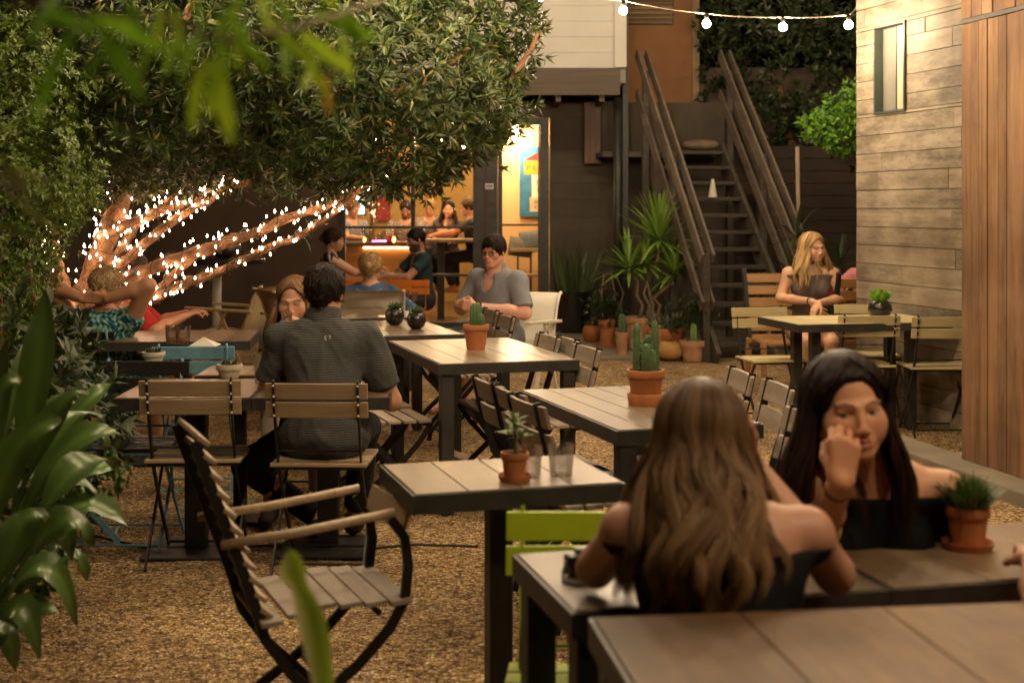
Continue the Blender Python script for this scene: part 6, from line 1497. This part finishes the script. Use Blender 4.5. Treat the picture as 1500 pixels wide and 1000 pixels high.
# 9 woman with bun
p=Person('woman with dark hair in a bun and sleeveless black top, seen in profile',(-1.93,14.55,0),R(-88),pelvis=(0,0,.55),neck=(0,.05,1.03),shw=.165,fem=True,head=(-6,-8,0),headoff=(0,.03,.14),skin=(.46,.24,.15))
p.arm(1,(.02,.50,.88),pole=(1,-.5,-.8),hd=(-.2,1,.1)); p.arm(-1,(-.05,.50,.84),pole=(-1,-.5,-.8)); p.leg(-1,(-.12,.36,.08)); p.leg(1,(.12,.36,.08)); p.finish(.014,.006)
def bw(V,C): return np.where((np.abs(np.sin(V[:,1:2]*38+V[:,2:3]*9))>.93),np.array([[.4,.36,.32]]),np.array([[.012,.011,.012]]))
p.cloth('black_top',(.01,.01,.01),sleeve=0,res=.012,colf=bw); p.cloth('trousers',(.02,.02,.03),'legs',legfrac=1.9)
short_hair(p.H,p.root,1400,[(.035,.016,.010),(.055,.026,.015)],.03,.012,.004,cut=-.03)
MB().ball(tuple(p.H.p(0,-.125,.0)),.036,12,8).build('hair_bun',mat('dark_bun',(.035,.016,.010),.5,0,.3,60,.5),p.root,'all')
# 10 man with glasses in grey shirt
p=Person('dark haired man with glasses in a grey button shirt, hands clasped',(-.11,10.22,0),R(142),pelvis=(0,-.02,.56),neck=(0,.00,1.035),shw=.185,head=(12,-6,0),headoff=(0,.04,.148),skin=(.70,.37,.26),fat=.030)
p.arm(1,(.085,.33,.815),el=(.285,.06,.76),hd=(-.9,.45,.05),pn=(-.3,-1,-.2),side=1,curl=(.8,.85,.9,.9)); p.arm(-1,(-.075,.33,.80),el=(-.29,.05,.75),hd=(.9,.4,.1),pn=(.3,-1,-.2),side=-1,curl=(.8,.85,.9,.9))
p.leg(-1,(-.10,.50,.12),pole=(-.2,.6,1)); p.leg(1,(.12,.44,.12),pole=(.3,.6,1)); p.finish(.012,.0045,brow=(.03,.015,.01))
g10=p.cloth('grey_shirt',(.23,.24,.27),sleeve=.86,t=.018,res=.010,fold=.004,ff=26,neckhole=.006,vneck=.03); p.cloth('shorts',(.14,.14,.16),'legs',legfrac=.9,t=.022)
f=Field(); a=p.neck-p.up*.012; f.cap(a-p.up*.015,p.H.p(0,-.012,-.085),.082,.074,k=.01,flat=True); f.cap(a-p.up*.06+p.fr*.02,p.H.p(0,.01,-.02),.064,.068,k=.004,sub=True); f.ell(a+p.fr*.085,(.032,.05,.09),None,k=.01,sub=True)
V,Q=f.mesh(.007,pad=.02); mesh_obj('collar',V,Q,M['cloth'],g10,True,np.tile([.23,.24,.27],(len(V),1)))
glasses(p,p.root); band(p,-1,.93,p.root,.036,M['blackpot'],'wristwatch')
short_hair(p.H,p.root,2000,[(.016,.009,.006),(.026,.014,.009)],.026,.010,.0034,cut=-.035,frontz=.050,messy=.18,vol=.004)
# 11 blonde at right
p=Person('smiling blonde woman in a grey brown halter top on the brown slatted chair',(2.34,11.0,0),R(176),pelvis=(0,0,.55),neck=(0,.05,1.045),shw=.168,fem=True,head=(32,-4,6),headoff=(-.01,.03,.145),skin=(.58,.33,.20))
p.arm(1,(.03,.34,.79),el=(.235,.07,.80),hd=(-.6,.5,-.75),pn=(-.6,-.5,-.2),side=-1,curl=(.3,.3,.35,.4),hfine=.006); p.arm(-1,(-.02,.36,.78),el=(-.235,.10,.80),hd=(.5,.4,-.6))
p.leg(-1,(-.12,.40,.08)); p.leg(1,(.10,.42,.08)); p.finish(.012,.0045,open_mouth=True,lips=(.5,.2,.16),brow=(.12,.07,.035),iris=(.10,.09,.07))
p.cloth('halter_top',(.11,.085,.075),sleeve=0,res=.010,fold=.004,ff=40,neckhole=.02,cuts=(((0,0,1),.985),)); p.cloth('shorts',(.30,.14,.12),'legs',legfrac=.8)
MB().tube([p.neck+Vector((.06*math.cos(a),.0+.06*math.sin(a),.03)) for a in np.linspace(0,6.283,20)],.007,6).build('choker',M['black'],p.root,'all'); band(p,1,.92,p.root,.028,M['black'])
long_hair(p.H,p.root,2600,.32,[(.40,.25,.10),(.52,.34,.15),(.26,.15,.065)],wave=.010,width=.0045,spread=.07,back=.03,front=56,shoulder=.07,tip=(.58,.40,.18))
# 12 person in pink
p=Person('person in pink mostly hidden behind the corner of the grey board wall',(3.02,11.6,0),R(140),pelvis=(0,0,.55),neck=(0,.05,1.0),shw=.18,fem=True,head=(0,0,0),skin=(.55,.28,.18))
p.arm(1,(.2,.46,.90),pole=(1,-.5,-.8)); p.arm(-1,(-.1,.48,.86),pole=(-1,-.3,-.5)); p.leg(-1,(-.14,.40,.08)); p.leg(1,(.14,.40,.08)); p.finish(.015,.009)
p.cloth('pink_shirt',(.50,.19,.20),sleeve=1.7,res=.013); p.cloth('trousers',(.45,.18,.18),'legs',legfrac=1.9); short_hair(p.H,p.root,500,[(.05,.03,.02)],.02,.01,.004)
# people in the bar
def barp(label,x,y,z,rz,col,hair,neck=(0,.08,1.03),head=(0,-10,0),arms=None,fem=False,colf=None,skin=(.55,.27,.16),sleeve=.7,long=False,beard=None):
    p=Person(label,(x,y,z),R(rz),pelvis=(0,0,.55),neck=neck,shw=.17 if fem else .19,fem=fem,head=head,skin=skin)
    a=arms or {}
    for q in (-1,1): 
        w_=a.get(q,(q*.1,.42,.74)); p.arm(q,w_,pole=(q,-.4,-.8),hd=a.get(('d',q)))
    p.leg(-1,(-.12,.3,.10)); p.leg(1,(.12,.3,.10)); p.finish(.016,.0075,beard=beard)
    p.cloth('shirt',col,sleeve=sleeve,res=.014,colf=colf); p.cloth('trousers',(.03,.03,.04),'legs',legfrac=1.9,res=.016)
    if long: long_hair(p.H,p.root,900,.24,hair,width=.007,wave=.004,spread=.05,front=60)
    else: short_hair(p.H,p.root,600,hair,.02,.012,.005,cut=-.04)
    return p
barp('man with dark hair and beard in a checked shirt looking down behind the bar',-1.47,19.55,.30,176,(.3,.2,.2),[(.03,.015,.01)],head=(4,-24,0),colf=check_col,beard=(.05,.02,.01))
barp('blond man leaning over the bar between the checked shirt and the dark haired woman',-1.155,19.75,.33,178,(.5,.35,.28),[(.40,.22,.08)],head=(-8,-18,0),colf=check_col)
barp('woman with long dark hair at the bar resting her chin on her fist',-.89,19.65,.30,180,(.08,.06,.06),[(.02,.012,.01)],head=(0,-4,0),fem=True,long=True,arms={1:(.03,.16,1.02),('d',1):(-.2,.0,1)},sleeve=.3)
barp('man in a dark t shirt at the right of the bar reaching left',-.50,19.15,.32,96,(.03,.035,.035),[(.06,.035,.02)],head=(0,-6,0),arms={-1:(-.05,.56,.82),1:(.10,.54,.80)},sleeve=.6)
barp('bartender in a grey shirt leaning in at the left end of the bar',-2.30,19.75,.30,-140,(.25,.25,.28),[(.2,.1,.05)],arms={1:(.10,.52,.78)})
# arm of a guest at the right edge
p=Person('guest at the far right edge of the near table, only an arm in view',(1.205,2.42,0),R(20),pelvis=(0,0,.53),neck=(0,.05,1.0),shw=.17,fem=True,skin=(.50,.25,.16))
p.arm(-1,(-.03,.40,.80),el=(-.21,.16,.79)); p.arm(1,(.2,.4,.80)); p.leg(-1,(-.12,.3,.08)); p.leg(1,(.12,.3,.08)); p.finish(.014,.008); p.cloth('dress',(.2,.05,.05),sleeve=.3,res=.014); short_hair(p.H,p.root,500,[(.05,.03,.02)],.03,.012,.005)
def setem(m, st, col=None):
    b = m.node_tree.nodes['Principled BSDF']; b.inputs['Emission Strength'].default_value = st
    if col: b.inputs['Emission Color'].default_value = (*col,1)
setem(M['globe'], 1150, (1,.75,.47))
